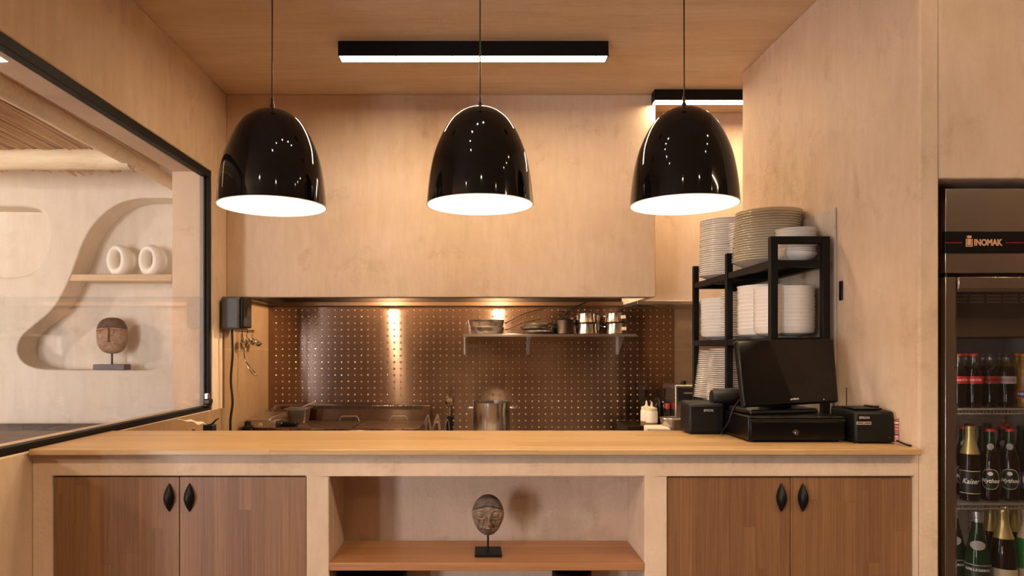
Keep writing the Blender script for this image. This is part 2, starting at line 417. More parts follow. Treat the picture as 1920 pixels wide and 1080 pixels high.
def text(name, s, size, mat, parent, loc, depth=0.0006, shear=0.0, curve_r=None, width=None, bold=0.0, rot=None):
    """letters standing in the XZ plane facing -Y, centred on loc; curve_r wraps them round a vertical cylinder"""
    cu = bpy.data.curves.new(name, 'FONT'); cu.body = s; cu.size = size; cu.shear = shear
    cu.align_x = 'CENTER'; cu.align_y = 'CENTER'; cu.extrude = depth/2; cu.offset = bold; cu.resolution_u = 3
    t = bpy.data.objects.new(name, cu); COL.objects.link(t)
    me = bpy.data.meshes.new_from_object(t.evaluated_get(bpy.context.evaluated_depsgraph_get()))
    bpy.data.objects.remove(t); bpy.data.curves.remove(cu)
    xs = [v.co.x for v in me.vertices]; k = 1.0
    if width and xs: k = width/(max(xs)-min(xs))
    for v in me.vertices:
        x, y, z = v.co.x*k, v.co.y, v.co.z
        if curve_r: a = x/curve_r; v.co = ((curve_r+z)*math.sin(a), -(curve_r+z)*math.cos(a), y)
        else: v.co = (x, -z, y)
    me.materials.clear(); me.materials.append(M[mat])
    me.name = name
    o = bpy.data.objects.new(name, me); COL.objects.link(o); o.parent = parent; o.location = loc
    if rot: o.rotation_euler = rot
    return o
ORD = ['topmost','second','third','fourth','fifth','sixth','seventh','eighth','ninth','tenth','eleventh','twelfth','thirteenth','fourteenth','fifteenth','sixteenth','seventeenth','eighteenth','nineteenth','twentieth','twenty-first','twenty-second','twenty-third','twenty-fourth','twenty-fifth','twenty-sixth','twenty-seventh','twenty-eighth','twenty-ninth','thirtieth']
# ================================================================== the room shell
CZ = 2.968
WX = -1.52; WXO = -1.75        # left wall: inner and outer face
struct(boxo('floor', 'floor', (-6.2,-3.4,-0.1), (3.6,5.4,0)))
struct(boxo('ceiling', 'plaster_ceil', (-6.2,-3.7,CZ), (3.6,5.4,CZ+0.15)))
# left wall with the big window opening Y 1.86..4.06, z 1.085..2.445
wl = MB()
wl.box((WXO,1.72,0), (WX,1.86,CZ)).box((WXO,4.06,0), (WX,5.12,CZ)).box((WXO,1.86,0), (WX,4.06,1.085)).box((WXO,1.86,2.445), (WX,4.06,CZ))
struct(wl.build('wall_left', 'plaster', bevel=0.006))
# kitchen back wall
struct(boxo('wall_back', 'tile', (WX,5.12,0), (3.6,5.3,CZ)))
# tiling on the left kitchen wall behind the hood
struct(boxo('trim_1', 'tile', (WX,4.225,0), (WX+0.012,5.115,1.745)))
# hood boxing: plastered front, open below
hd = MB()
hd.box((WX,4.29,1.745), (1.068,4.33,CZ)).box((1.028,4.33,1.745), (1.068,5.115,CZ)).box((1.068,4.62,1.745), (3.5,5.115,CZ))
struct(hd.build('wall_hood', 'plaster', bevel=0.004))
# skewed right partition
PRT = [(1.500,2.42),(1.568,2.42),(1.568,3.95),(1.465,3.95)]
struct(MB().prism(PRT, 0, CZ).build('wall_right', 'plaster_rough', bevel=0.008))
wr = MB()
wr.box((1.568,2.42,2.011), (3.4,3.3,CZ)).box((2.36,2.42,0), (3.4,3.3,2.011)).box((1.568,3.26,0), (3.4,3.34,CZ))
struct(wr.build('wall_alcove', 'plaster_rough', bevel=0.006))
struct(boxo('wall_side', 'plaster_dark', (3.4,-3.4,0), (3.6,5.12,CZ)))
# behind the camera, with window_2 opening
wb = MB()
wb.box((-6.2,-3.4,0),(-5.28,-3.2,CZ)).box((-4.22,-3.4,0),(-3.54,-3.2,CZ)).box((-3.12,-3.4,0),(3.6,-3.2,CZ))
for x0, x1 in ((-5.28,-4.22),(-3.54,-3.12)): wb.box((x0,-3.4,2.3),(x1,-3.2,CZ)).box((x0,-3.4,0),(x1,-3.2,0.15))
struct(wb.build('wall_front', 'plaster_dark'))
for nm, x0, x1 in (('window_2',-5.28,-4.22),('window_3',-3.54,-3.12)):
    struct(MB().box((x0,-3.33,0.15),(x0+0.03,-3.27,2.3)).box((x1-0.03,-3.33,0.15),(x1,-3.27,2.3)).box((x0+0.03,-3.33,2.27),(x1-0.03,-3.27,2.3)).box((x0+0.03,-3.33,0.15),(x1-0.03,-3.27,0.18)).build(nm, 'black_metal'))
struct(boxo('wall_far_left', 'plaster_pale', (-6.2,-3.2,0), (-6.0,5.3,CZ)))
# tiled panel on the right partition behind the rack
def wallx(Y): return 1.500+(Y-2.42)/(3.95-2.42)*(1.465-1.500)
tp = MB(); a, b = 2.95, 3.94
tp.hexa([(wallx(a)-0.010,a,0),(wallx(a),a,0),(wallx(b),b,0),(wallx(b)-0.010,b,0),(wallx(a)-0.010,a,2.016),(wallx(a),a,2.022),(wallx(b),b,2.022),(wallx(b)-0.010,b,2.016)])
struct(tp.build('trim_2', 'plaster_grey', bevel=0.004))

def holed(name, outer, holes, y0, y1, mat):
    cu = bpy.data.curves.new('w', 'CURVE'); cu.dimensions = '2D'; cu.fill_mode = 'BOTH'; cu.extrude = (y1-y0)/2
    for ring in [outer]+holes:
        sp = cu.splines.new('POLY'); sp.points.add(len(ring)-1)
        for i, (x, z) in enumerate(ring): sp.points[i].co = (x, z, 0, 1)
        sp.use_cyclic_u = True
    t = bpy.data.objects.new('w', cu); COL.objects.link(t)
    me = bpy.data.meshes.new_from_object(t.evaluated_get(bpy.context.evaluated_depsgraph_get()))
    bpy.data.objects.remove(t); bpy.data.curves.remove(cu)
    for v in me.vertices: v.co = (v.co.x, (y0+y1)/2-v.co.z, v.co.y)
    bm = bmesh.new(); bm.from_mesh(me); bmesh.ops.remove_doubles(bm, verts=bm.verts, dist=1e-5); bmesh.ops.recalc_face_normals(bm, faces=bm.faces); bm.to_mesh(me); bm.free()
    me.materials.clear(); me.materials.append(M[mat]); me.name = name
    o = bpy.data.objects.new(name, me); COL.objects.link(o)
    me.shade_smooth(); me.set_sharp_from_angle(angle=math.radians(35)); return o
# niche wall of the neighbouring room
def curve_wall():
    def contour(pts, close=True):
        q = smooth_path(pts+[pts[0]], 6)[:-1] if close else pts
        return q
    Y0, Y1 = 4.60, 4.80
    px = lambda u, v: (UX(u, Y0), VZ(v, Y0))
    # main niche: smooth from the top right anticlockwise, straight right side
    path = [(324,372),(285,371),(252,373),(222,382),(195,400),(172,425),(155,455),(142,490),(130,522),(114,555),(95,583),(66,608),(44,627),(33,648),(35,668),(50,684),(78,692),(120,693.5),(200,694),(270,694),(298,689),(316,674),(324,652)]
    c1 = [px(u, v) for u, v in path]
    body = [Vector((x, z, 0)) for x, z in c1]
    sm = smooth_path(body, 5)
    hole1 = [(p.x, p.y) for p in sm]
    path2 = [(20,387),(52,388),(74,395),(87,412),(91,435),(86,468),(74,497),(56,512),(30,519),(-20,520),(-180,520),(-215,500),(-225,450),(-210,400),(-170,387),(-60,386)]
    b2 = [Vector((*px(u, v), 0)) for u, v in path2]; sm2 = smooth_path(b2+[b2[0]], 5)[:-1]
    hole2 = [(p.x, p.y) for p in sm2]
    outer = [(-6.0,0),(WXO,0),(WXO,CZ),(-6.0,CZ)]
    r = 0.024
    def offs(ring, d):
        n = len(ring); area = sum(ring[i][0]*ring[(i+1)%n][1]-ring[(i+1)%n][0]*ring[i][1] for i in range(n)); sg = 1 if area > 0 else -1; out = []
        for i in range(n):
            ax, az = ring[i-2]; bx, bz = ring[(i+2)%n]; tx, tz = bx-ax, bz-az; l = math.hypot(tx, tz) or 1
            out.append((ring[i][0]+sg*tz/l*d, ring[i][1]-sg*tx/l*d))
        return out
    def dedup(ring):
        out = []
        for p in ring:
            if not out or math.hypot(p[0]-out[-1][0], p[1]-out[-1][1]) > 0.004: out.append(p)
        if math.hypot(out[0][0]-out[-1][0], out[0][1]-out[-1][1]) < 0.004: out.pop()
        return out
    hole1 = dedup(hole1); hole2 = dedup(hole2)
    struct(holed('wall_niche', outer, [offs(hole1, 0.010), offs(hole2, r)], Y0, Y1, 'plaster_pale'))
    for k, h in enumerate((hole1, hole2)):
        b = MB(); rows = []; r = (0.010, 0.024)[k]
        for j in range(7):
            a_ = PI/2*j/6; rows.append([b.bm.verts.new((x, Y0+r*(1-math.cos(a_)), z)) for x, z in offs(h, r*(1-math.sin(a_)))])
        rows.append([b.bm.verts.new((x, Y1, z)) for x, z in h])
        for A_, B_ in zip(rows, rows[1:]):
            n = len(A_)
            for i in range(n): b.bm.faces.new((A_[i], A_[(i+1)%n], B_[(i+1)%n], B_[i]))
        struct(b.build('trim_%d' % (6+k), 'plaster_pale'))
    struct(boxo('wall_niche_back', 'plaster_pale', (-6.0,Y1-0.001,0), (WXO,Y1+0.1,CZ)))
curve_wall()
# wooden shelf in the niche
tag(MB().prism([(UX(131,4.62),4.61),(UX(323,4.62),4.61),(UX(323,4.62),4.80),(UX(131,4.62)+0.10,4.80)], 1.873, 1.917).build('niche_shelf', 'wood_pale', bevel=0.003), 'pale wooden shelf in the curved wall niche beyond the window, under two ring vases', 'shelf')

# ------------------------------------------------------------------ window_1
win = struct(MB().box((WX-0.045,1.86,1.085),(WX-0.006,4.06,1.112)).box((WX-0.045,1.86,2.405),(WX-0.006,4.06,2.445)).box((WX-0.045,4.03,1.112),(WX-0.006,4.06,2.405)).box((WX-0.045,1.86,1.112),(WX-0.006,1.89,2.405)).build('window_1', 'black_metal', bevel=0.002))
o = boxo('window_pane', 'pane', (WX-0.030,1.87,1.10), (WX-0.024,4.04,2.42), win)
o = MB().box((WX-0.052,4.010,1.112),(WX-0.031,4.03,2.405)).build('glazing_channel', 'channel', win)
lt = thing('window_latch', 'small dark metal window latch at the lower right corner of the big pane', 'latch', (0,0,0))
MB().box((WX-0.012,3.95,1.112),(WX+0.012,4.03,1.125)).box((WX-0.012,3.965,1.125),(WX+0.02,4.02,1.15)).build('latch_body', 'bronze', lt, bevel=0.003)
MB().box((WX-0.012,3.975,1.15),(WX+0.008,4.01,1.185)).build('latch_lever', 'chrome', lt, bevel=0.004)

# ------------------------------------------------------------------ neighbouring room: reeds, logs, bench, niche objects
rb = MB()
x = -3.95
while x < -1.80:
    for lay in range(2):
        xx = x+random.uniform(-.004,.004); y1 = 4.30+random.uniform(-.10,.12)+0.05*math.sin(x*7)
        z = 2.562+lay*0.012+random.uniform(-.004,.004); sl = random.uniform(-.012,.012)
        rb.tube([(xx-sl*3, 0.6, z), (xx+sl*0.5, 3.0, z+random.uniform(-.006,.006)), (xx+sl*2, y1, z-random.uniform(0.0,.05))], 0.0058, 5)
    x += 0.0125
tag(rb.build('reed_mat', 'reed'), 'mat of dry brown reeds laid over the log beams beyond the window', 'reed mat', kind='stuff')
def log(name, a, b, r, label):
    a, b = Vector(a), Vector(b); n = 14; pts = []; rs = []
    for i in range(n+1):
        t = i/n; p = a.lerp(b, t); p += Vector((0, random.uniform(-.003,.003), random.uniform(-.003,.003))); pts.append(p); rs.append(r*random.uniform(0.97,1.03))
    o = MB().tube(smooth_path(pts, 3), [rs[min(i//3, n)] for i in range(3*n+1)], 14).build(name, 'log'); return tag(o, label, 'beam')
log('log_beam', (-4.6,3.95,2.485), (-1.93,3.95,2.485), 0.058, 'pale peeled log beam crossing horizontally under the reeds beyond the window')
log('log_beam', (-1.90,0.7,2.49), (-1.955,4.58,2.49), 0.042, 'slim pale log running along the window lintel towards the niche wall')
be = thing('upholstered_bench', 'dark grey woven bench backrest below the niche wall, seen through the window', 'bench', (0,0,0))
MB().box((-4.6,4.40,0.45),(-1.80,4.585,0.955)).build('backrest', 'fabric', be, bevel=0.03, seg=4)
MB().box((-4.6,3.85,0.12),(-1.80,4.395,0.46)).build('seat', 'fabric', be, bevel=0.04, seg=4)
MB().box((-4.55,3.92,0.0),(-1.85,4.38,0.119)).build('plinth', 'black_metal', be)

def ring_vase(x, label):
    o = MB()
    # squashed upright torus with a flat foot
    R, r, n, k = 0.054, 0.027, 48, 24; vs = []
    for i in range(n):
        a = 2*PI*i/n; row = []
        for j in range(k):
            b = 2*PI*j/k; rr = r*(1+0.18*(-math.sin(a)))
            X = (R+rr*math.cos(b))*math.cos(a); Z = (R*1.48+rr*math.cos(b))*math.sin(a); Y = 0.050*math.sin(b)
            row.append(o.bm.verts.new((X, Y, max(Z, -0.101))))
        vs.append(row)
    for i in range(n):
        for j in range(k): o.bm.faces.new((vs[i][j], vs[(i+1)%n][j], vs[(i+1)%n][(j+1)%k], vs[i][(j+1)%k]))
    ob = o.build('ring_vase', 'ceramic_matt', loc=(x,4.70,1.917+0.101)); ob.rotation_euler = (0,0,-0.22)
    return tag(ob, label, 'vase', 'white ring vases in the wall niche')
ring_vase(UX(225,4.70), 'white ceramic ring vase on the niche shelf, left of the pair')
ring_vase(UX(284.5,4.70), 'white ceramic ring vase on the niche shelf, nearer the window edge')

# ------------------------------------------------------------------ carved heads on stands
def carved_head(parent, W, H, D, outline, relief, capline, mats, loc, rz=0.0, name='carved_face', RK=1.0):
    b = MB(); nr, na = 100, 170; rings = []
    def pt(r, a, back=False):
        rx, rz_ = outline(a); x, z = r*rx, r*rz_
        dome = math.sqrt(max(0, 1-r**2.4))
        if back: y = D*0.75*dome
        else: y = -D*dome - RK*relief(x, z)*min(1, (1-r)*6)
        return (x*W, y, z*H)
    c0 = b.bm.verts.new(pt(0, 0)); prev = None
    rows = []
    for i in range(1, nr+1): rows.append([b.bm.verts.new(pt(math.sin(i/nr*PI/2), 2*PI*j/na)) for j in range(na)])
    for i in range(nr-1, 0, -4): rows.append([b.bm.verts.new(pt(math.sin(i/nr*PI/2), 2*PI*j/na, True)) for j in range(na)])
    c1 = b.bm.verts.new(pt(0, 0, True))
    for j in range(na):
        b.bm.faces.new((c0, rows[0][j], rows[0][(j+1)%na])); b.bm.faces.new((c1, rows[-1][(j+1)%na], rows[-1][j]))
        for A, B in zip(rows, rows[1:]): b.bm.faces.new((A[j], B[j], B[(j+1)%na], A[(j+1)%na]))
    for f in b.bm.faces:
        c = f.calc_center_median()
        if capline and c.z/H > capline(c.x/W): f.material_index = 1
    o = b.build(name, mats, parent, loc=loc); o.rotation_euler = (0,0,rz); return o
G = lambda x, z, cx, cz, sx, sz: math.exp(-((x-cx)/sx)**2-((z-cz)/sz)**2)
def egg(a):
    c, s = math.cos(a), math.sin(a)
    if s < 0: c = math.copysign(abs(c)**(1-0.2*min(1, -s*3)), c)*(1-0.24*(-s)**1.1)
    return (c, s)
def relief1(x, z):
    h = 0
    h += 0.010*G(x, z, 0.06, -0.10, 0.13, 0.42)*(1 if z < 0.25 else 0.6)      # nose ridge
    h += 0.007*G(x, z, 0.06, -0.36, 0.22, 0.10)                                   # nostrils
    for ex in (-0.46, 0.50):
        h -= 0.008*G(x, z, ex, 0.08, 0.36, 0.22); h += 0.011*G(x, z, ex, 0.07, 0.24, 0.13)
        d = abs(z-0.07-0.02*math.sin(x*9))
        h -= 0.0022*math.exp(-(d/0.026)**2)*math.exp(-((x-ex)/0.24)**6)
        e = ((x-ex)/0.34)**2+((z-0.08)/0.22)**2; h += 0.0026*math.exp(-((e-1)/0.40)**2)
    h += 0.007*G(x, z+0.10*x, -0.02, -0.55, 0.34, 0.055)+0.007*G(x, z+0.10*x, -0.02, -0.69, 0.32, 0.055)
    h -= 0.008*G(x, z-0.12*x, -0.02, -0.62, 0.42, 0.028)
    for i, s in enumerate((-1, 1)):   # cheek furrows
        d = x-s*0.30-s*(-0.45-z)*0.35
        if -0.75 < z < -0.15: h -= 0.0028*math.exp(-(d/0.05)**2)
        d = x-s*0.55-s*(-0.45-z)*0.25
        if -0.6 < z < -0.15: h -= 0.0018*math.exp(-(d/0.04)**2)
    q = min(1, max(0, (z-0.44+0.24*abs(x)**1.6)/0.14)); h += 0.004*q*q*(3-2*q)
    h += 0.0025*G(x, z, -0.15, -0.58, 0.25, 0.10)-0.002*G(x, z, 0.35, -0.50, 0.15, 0.12)
    return h
hs = thing('carved_head_on_stand', 'carved stone head with closed eyes on a thin black stand under the worktop', 'sculpture', (0.034,2.53,0.705))
MB().box((-0.046,-0.052,0),(0.048,0.052,0.010)).build('stand_base', 'black_metal', hs, bevel=0.001)
MB().lathe([(0.0035,0.010),(0.0035,0.085)], 12).build('stand_rod', 'black_metal', hs)
carved_head(hs, 0.057, 0.0725, 0.036, egg, relief1, lambda x: 0.47-0.24*abs(x)**1.6, ['mask_face', 'mask_hair'], (0.0,0,0.137), RK=1.7)

def supe(a):
    c, s = math.cos(a), math.sin(a); k = (abs(c)**2.6+abs(s)**2.6)**(-1/2.6)
    return (c*k*(1-0.05*max(0,-s)), s*k)
def relief2(x, z):
    h = 0
    brow = 0.42-0.10*x*x
    if z > brow: h += 0.010*min(1, (z-brow)/0.06)
    if abs(z-brow+0.03) < 0.05: h += 0.006
    if z < brow-0.08: h -= 0.006*math.exp(-((z-0.25)/0.28)**2)
    if abs(x+0.12) < 0.13 and -0.34 < z < brow: h += 0.020
    h += 0.010*G(x, z, -0.60, 0.22, 0.08, 0.07)+0.010*G(x, z, 0.30, 0.22, 0.08, 0.07)
    h -= 0.004*G(x, z, -0.12, -0.62, 0.12, 0.05)
    return h
Yh = 4.68
hb = thing('carved_head_on_stand', 'round brown carved head with a long straight nose in the niche beyond the window', 'sculpture', (UX(210,Yh),Yh,1.2955))
MB().box((-0.102,-0.045,0),(0.102,0.045,0.036)).build('stand_base', 'grey_plastic', hb, bevel=0.002)
MB().lathe([(0.0065,0.036),(0.0065,0.125)], 14).build('stand_rod', 'bronze', hb)
carved_head(hb, 0.097, 0.119, 0.062, supe, relief2, lambda x: 0.44-0.10*x*x, ['mask_wood', 'mask_hair'], (0.002,0,0.225), rz=0.12)
# ================================================================== counter
CT, YF, YB = 1.0935, 2.388, 2.945     # top height, front lip, back edge
tag(MB().prism([(-1.512,YF),(1.489,YF),(1.489,2.419),(1.4995,2.421),(1.484,YB),(-1.518,YB)], CT-0.020, CT).build('serving_worktop', 'wood_top', bevel=0.003), 'long oiled pine worktop with glued staves across the whole serving counter', 'worktop')
cb = MB(); PY = 2.42; TOPZ = 0.9985
xL0, xL1, xN0, xN1, xR0, xR1 = -1.451, -0.586, -0.508, 0.565, 0.643, 1.481
cb.box((xN0-0.05,PY+0.0505,0),(xN0,2.72,TOPZ+0.03)).box((xN1,PY+0.0505,0),(xN1+0.05,2.72,TOPZ+0.03))
cb.box((xN0-0.05,2.70,0),(xN1+0.05,2.74,TOPZ+0.03)).box((xN0-0.05,PY+0.06,TOPZ),(xN1+0.05,2.70,TOPZ+0.03))
cb.box((WX,2.86,0),(1.484,2.92,CT-0.0205))
ctr = thing('serving_counter', 'x', 'counter')
cb.build('inner_walls', 'plaster_rough', ctr)
fo = holed('plaster_front', [(WX+0.001,0),(1.4995,0),(1.4995,CT-0.0205),(WX+0.001,CT-0.0205)], [[(a,0.08),(b,0.08),(b,TOPZ),(a,TOPZ)] for a, b in ((xL0,xL1),(xN0,xN1),(xR0,xR1))], PY, PY+0.05, 'plaster_rough'); fo.parent = ctr
bv = fo.modifiers.new('bevel', 'BEVEL'); bv.width = 0.005; bv.segments = 2; bv.limit_method = 'ANGLE'; bv.angle_limit = math.radians(60)
tag(ctr, 'rough beige plaster counter body framing two cupboards and an open shelf bay', 'counter')
tag(MB().box((xN0+0.0005,PY-0.002,0.677),(xN1-0.0005,2.699,0.704)).build('counter_shelf', 'wood_shelf', bevel=0.002), 'reddish brown pine shelf across the open middle bay of the counter', 'shelf')

def handle(parent, x, z, side):
    b = MB(); n, k = 20, 10; H, W, D = 0.0495, 0.034, 0.024; rows = []
    for i in range(n+1):
        s = -1+2*i/n; w = (1-abs(s)**1.8); row = []
        for j in range(k+1):
            t = j/k*PI; row.append(b.bm.verts.new((side*(-0.5*W*w*math.cos(t)), -D*w*math.sin(t)**0.8 if 0 < j < k else 0, s*H)))
        rows.append(row)
    for A, B in zip(rows, rows[1:]):
        for j in range(k): b.bm.faces.new((A[j], A[j+1], B[j+1], B[j]))
        b.bm.faces.new((A[k], A[0], B[0], B[k]))
    bmesh.ops.remove_doubles(b.bm, verts=b.bm.verts, dist=1e-5)
    o = b.build('handle', 'black_plastic', parent, loc=(x, PY+0.006, z)); return o
def cupboard(x0, x1, xm, hx, label):
    c = thing('cupboard', label, 'cupboard', (0,0,0))
    MB().box((x0+0.003,PY+0.032,0.10),(x1-0.003,2.855,0.985)).build('body', 'black_metal', c)
    for a, b, h in ((x0+0.002, xm-0.0012, hx[0]), (xm+0.0012, x1-0.002, hx[1])):
        d = MB().box((a,PY+0.008,0.09),(b,PY+0.030,TOPZ-0.004)).build('door', 'wood_door', c, bevel=0.0015)
        handle(d, h, CAMZ-278.5/FPX*(PY), 1)
Y_ = PY
cupboard(xL0, xL1, UX(334.5,Y_), (UX(316,Y_), UX(354,Y_)), 'brown pine cupboard with two doors under the left end of the counter')
cupboard(xR0, xR1, UX(1484,Y_), (UX(1466,Y_), UX(1506.5,Y_)), 'brown pine cupboard with two doors below the till')
# dark baskets on the bottom shelf, only their tops show
for x0, w_, lab in ((UX(700,2.58), 0.12, 'dark round basket under the counter shelf, on the left'), (UX(1072,2.58), 0.07, 'small dark basket under the counter shelf, on the right')):
    b = MB(); b.lathe([(w_*0.8,0),(w_,0.15),(w_*1.02,0.30),(w_*0.96,0.305),(w_*0.9,0.16),(w_*0.7,0.02)], 36)
    o = tag(b.build('basket', 'black_metal', loc=(x0,2.58,0.327)), lab, 'basket', 'dark baskets under the counter shelf')
struct(boxo('trim_3', 'wood_shelf', (xN0+0.001,PY+0.002,0.30), (xN1-0.001,2.699,0.326)))

# ================================================================== pendants
def pendant():
    t = thing('pendant_lamp', 'x', 'pendant lamp', (0,0,0), 'black dome pendants over the counter')
    R, H = 0.1985, 0.366; out = []; n = 34
    prof = [(0,0),(0.012,0.14),(0.03,0.24),(0.06,0.355),(0.1,0.455),(0.16,0.565),(0.28,0.705),(0.46,0.845),(0.64,0.925),(0.82,0.972),(1,1)]
    sp = smooth_path([(b, a, 0) for a, b in prof], 4)
    o_ = [(max(p.x,0)*R, H*(1-p.y)) for p in sp]
    in_ = [(max(r-0.003, 0), z-0.003 if z > 0.01 else z) for r, z in o_][::-1]
    MB().lathe(o_, 72, caps=False).build('shade', 'black_gloss', t)
    MB().lathe(in_, 72, caps=False).build('shade_lining', 'white_enamel', t)
    MB().lathe([(R-0.0035,0.0002),(R-0.0035,-0.0012),(R+0.0003,-0.0012),(R+0.0003,0.0005)], 72, caps=False).build('rim', 'white_enamel', t)
    MB().lathe([(0.0,H-0.055),(0.02,H-0.055),(0.02,H-0.004),(0,H-0.004)], 24).build('lamp_holder', 'white_enamel', t)
    MB().lathe([(0,0.18),(0.022,0.186),(0.042,0.205),(0.05,0.235),(0.042,0.266),(0.022,0.290),(0.018,H-0.056),(0,H-0.056)], 32).build('bulb', 'bulb', t)
    MB().lathe([(0.009,H-0.003),(0.009,H+0.010),(0.0055,H+0.016),(0.0055,H+0.034),(0.003,H+0.040)], 16).build('cord_grip', 'bronze', t)
    MB().lathe([(0.0028,H+0.035),(0.0028,CZ-1.97-0.03)], 10).build('cord', 'bronze', t)
    MB().lathe([(0.005,CZ-1.97-0.04),(0.05,CZ-1.97-0.03),(0.055,CZ-1.97)], 32).build('ceiling_rose', 'black_metal', t)
    return t
p0 = pendant()
YP = 2.65
for i, (u, dz, lab) in enumerate(((900,0,'glossy black dome pendant lamp hanging over the middle of the counter'), (510.5,-0.006,'glossy black dome pendant lamp beside the big window'), (1282.5,0.0,'glossy black dome pendant lamp in front of the plate rack'))):
    o = p0 if i == 0 else copy_tree(p0)
    o.location = (UX(u,YP), YP, 1.968+dz); o['label'] = lab

# ================================================================== linear lights
def strip(name, x0, x1, y0, y1, z0, label):
    t = thing(name, label, 'ceiling light', (0,0,0), 'black linear ceiling lights')
    MB().box((x0,y0,z0+0.012),(x1,y1,CZ-0.0005)).box((x0,y0,z0),(x1,y0+0.004,z0+0.012)).box((x0,y1-0.004,z0),(x1,y1,z0+0.012)).box((x0,y0,z0),(x0+0.005,y1,z0+0.012)).box((x1-0.005,y0,z0),(x1,y1,z0+0.012)).build('housing', 'black_metal', t)
    MB().box((x0+0.0055,y0+0.0045,z0+0.001),(x1-0.0055,y1-0.0045,z0+0.0115)).build('diffuser', 'lens', t)
    return t
strip('linear_light', -0.70, 0.649, 3.545, 3.625, 2.893, 'long black linear light with a glowing underside, centred above the counter')
strip('linear_light', 1.042, 2.5, 4.205, 4.285, 2.903, 'black linear light at the hood corner, running behind the right wall')

_t = thing('linear_light', 'added unseen slim light line over the dining side, brightening the fridge wall', 'ceiling light')  # unseen light line, added to brighten the wall around the fridge
MB().box((2.35,1.0,CZ-0.014),(3.2,1.016,CZ-0.0005)).build('housing', 'black_metal', _t)
MB().box((2.352,1.002,CZ-0.020),(3.198,1.014,CZ-0.0142)).build('diffuser', emit('added_slim_led', (1.0,0.72,0.42), 620.0), _t)

# ================================================================== ceiling spots of the dining side (behind the camera)
def spot(x, y, label, e=26, angle=140):
    t = thing('ceiling_spot', label, 'spotlight', (x,y,CZ), 'ceiling spots over the dining side')
    MB().lathe([(0.028,0),(0.028,-0.10),(0.022,-0.10),(0.022,-0.015),(0,-0.015)], 24, caps=False).build('housing', 'black_metal', t)
    MB().lathe([(0,-0.016),(0.0215,-0.016),(0.0215,-0.090),(0,-0.092)], 24).build('lens', 'spot_lens', t)
    l = bpy.data.lights.new('spot', 'SPOT'); l.energy = e; l.spot_size = math.radians(angle); l.spot_blend = 0.6; l.shadow_soft_size = 0.022
    l.color = (1.0,0.78,0.50); lo_ = bpy.data.objects.new('spot_lamp', l); COL.objects.link(lo_); lo_.parent = t; lo_.location = (0,0,-0.105)
    return t
k = 0
SPN = ['far left','left','middle','right','far right']
for yi, (yy, rn) in enumerate(((0.66,'front row'),(-1.5,'back row'))):
    for xi, xx in enumerate((-2.5,-1.1,0.1,1.3,2.5)):
        spot(xx, yy, 'small black ceiling spot in the %s over the diners, %s one' % (rn, SPN[xi]), e=SPOT_E)

# small recessed downlights near the counter
for i, (xx, yy) in enumerate(((0.10,2.28),(-0.07,2.24),(-0.25,2.12),(-0.38,1.88),(-0.44,1.55),(1.42,2.15),(1.5,1.85),(1.52,1.55))):
    t = thing('recessed_downlight', 'tiny recessed ceiling downlight in front of the counter, %s of the %s run' % (ORD[i] if i else 'first', 'left') if i < 5 else 'tiny recessed ceiling downlight near the right wall, %s of three' % ('first','second','third')[i-5], 'downlight', (xx,yy,CZ), 'recessed downlights in front of the counter')
    MB().lathe([(0.026,-0.0005),(0.026,-0.004),(0.016,-0.004),(0.016,-0.0005)], 20, caps=False).build('trim_ring', 'black_metal', t)
    MB().lathe([(0,-0.0035),(0.0155,-0.0035),(0.0155,-0.0006),(0,-0.0006)], 20).build('lens', 'spot_lens', t)
# fill light for the neighbouring room: unseen globe lamps added out of frame
def globe(x, y, z, label):
    t = thing('fill_globe', label, 'pendant lamp', (x,y,z), 'globe lamps added to light the neighbouring room')
    MB().lathe([(0,-0.08),(0.04,-0.069),(0.069,-0.04),(0.08,0),(0.069,0.04),(0.04,0.069),(0.012,0.08)], 24, caps=False).build('globe', 'room_fill', t)
    MB().lathe([(0.012,0.079),(0.012,0.11),(0.003,0.12),(0.003,CZ-z)], 12).build('cord', 'black_metal', t)
M['room_fill'] = emit('fill_globe_glow', (1.0,0.86,0.74), 430.0)
globe(-4.7, 2.9, 2.25, 'added unseen globe lamp left of the frame over the bench')
globe(-3.2, 0.6, 2.2, 'added unseen globe lamp nearer the entrance')

# ================================================================== hood underside and back panel
hu = thing('extractor_hood', 'stainless steel extractor hood underside above the griddle', 'hood')
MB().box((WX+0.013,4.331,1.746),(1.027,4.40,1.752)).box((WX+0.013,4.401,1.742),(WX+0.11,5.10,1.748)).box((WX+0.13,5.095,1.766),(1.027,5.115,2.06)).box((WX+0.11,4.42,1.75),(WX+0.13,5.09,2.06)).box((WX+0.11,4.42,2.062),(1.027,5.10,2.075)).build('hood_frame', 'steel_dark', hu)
MB().box((WX+0.111,5.045,1.737),(1.027,5.058,1.768)).box((WX+0.111,5.058,1.737),(1.027,5.112,1.742)).build('grease_gutter', 'gutter', hu, bevel=0.003)
for i in range(5):
    x0 = WX+0.14+i*0.475; f = MB(); f.box((x0,4.45,1.90),(x0+0.46,4.47,2.04))
    for q in range(9): f.box((x0+0.01+q*0.05,4.44,1.905),(x0+0.035+q*0.05,4.455,2.035))
    f.build('filter', 'steel_dark', hu)
for x0 in (-0.67, 0.157):
    h = MB(); h.lathe([(0,0),(0.011,0.004),(0.014,0.02),(0.014,0.05)], 24).build('hood_lamp', 'hood_lens', hu, loc=(x0,4.62,1.86))
    MB().box((x0-0.045,4.575,1.91),(x0+0.045,4.665,1.94)).build('lamp_mount', 'steel_dark', hu)
struct(boxo('trim_4', 'steel', (1.029,4.60,1.722), (3.3,5.10,1.7445), bevel=0.002))
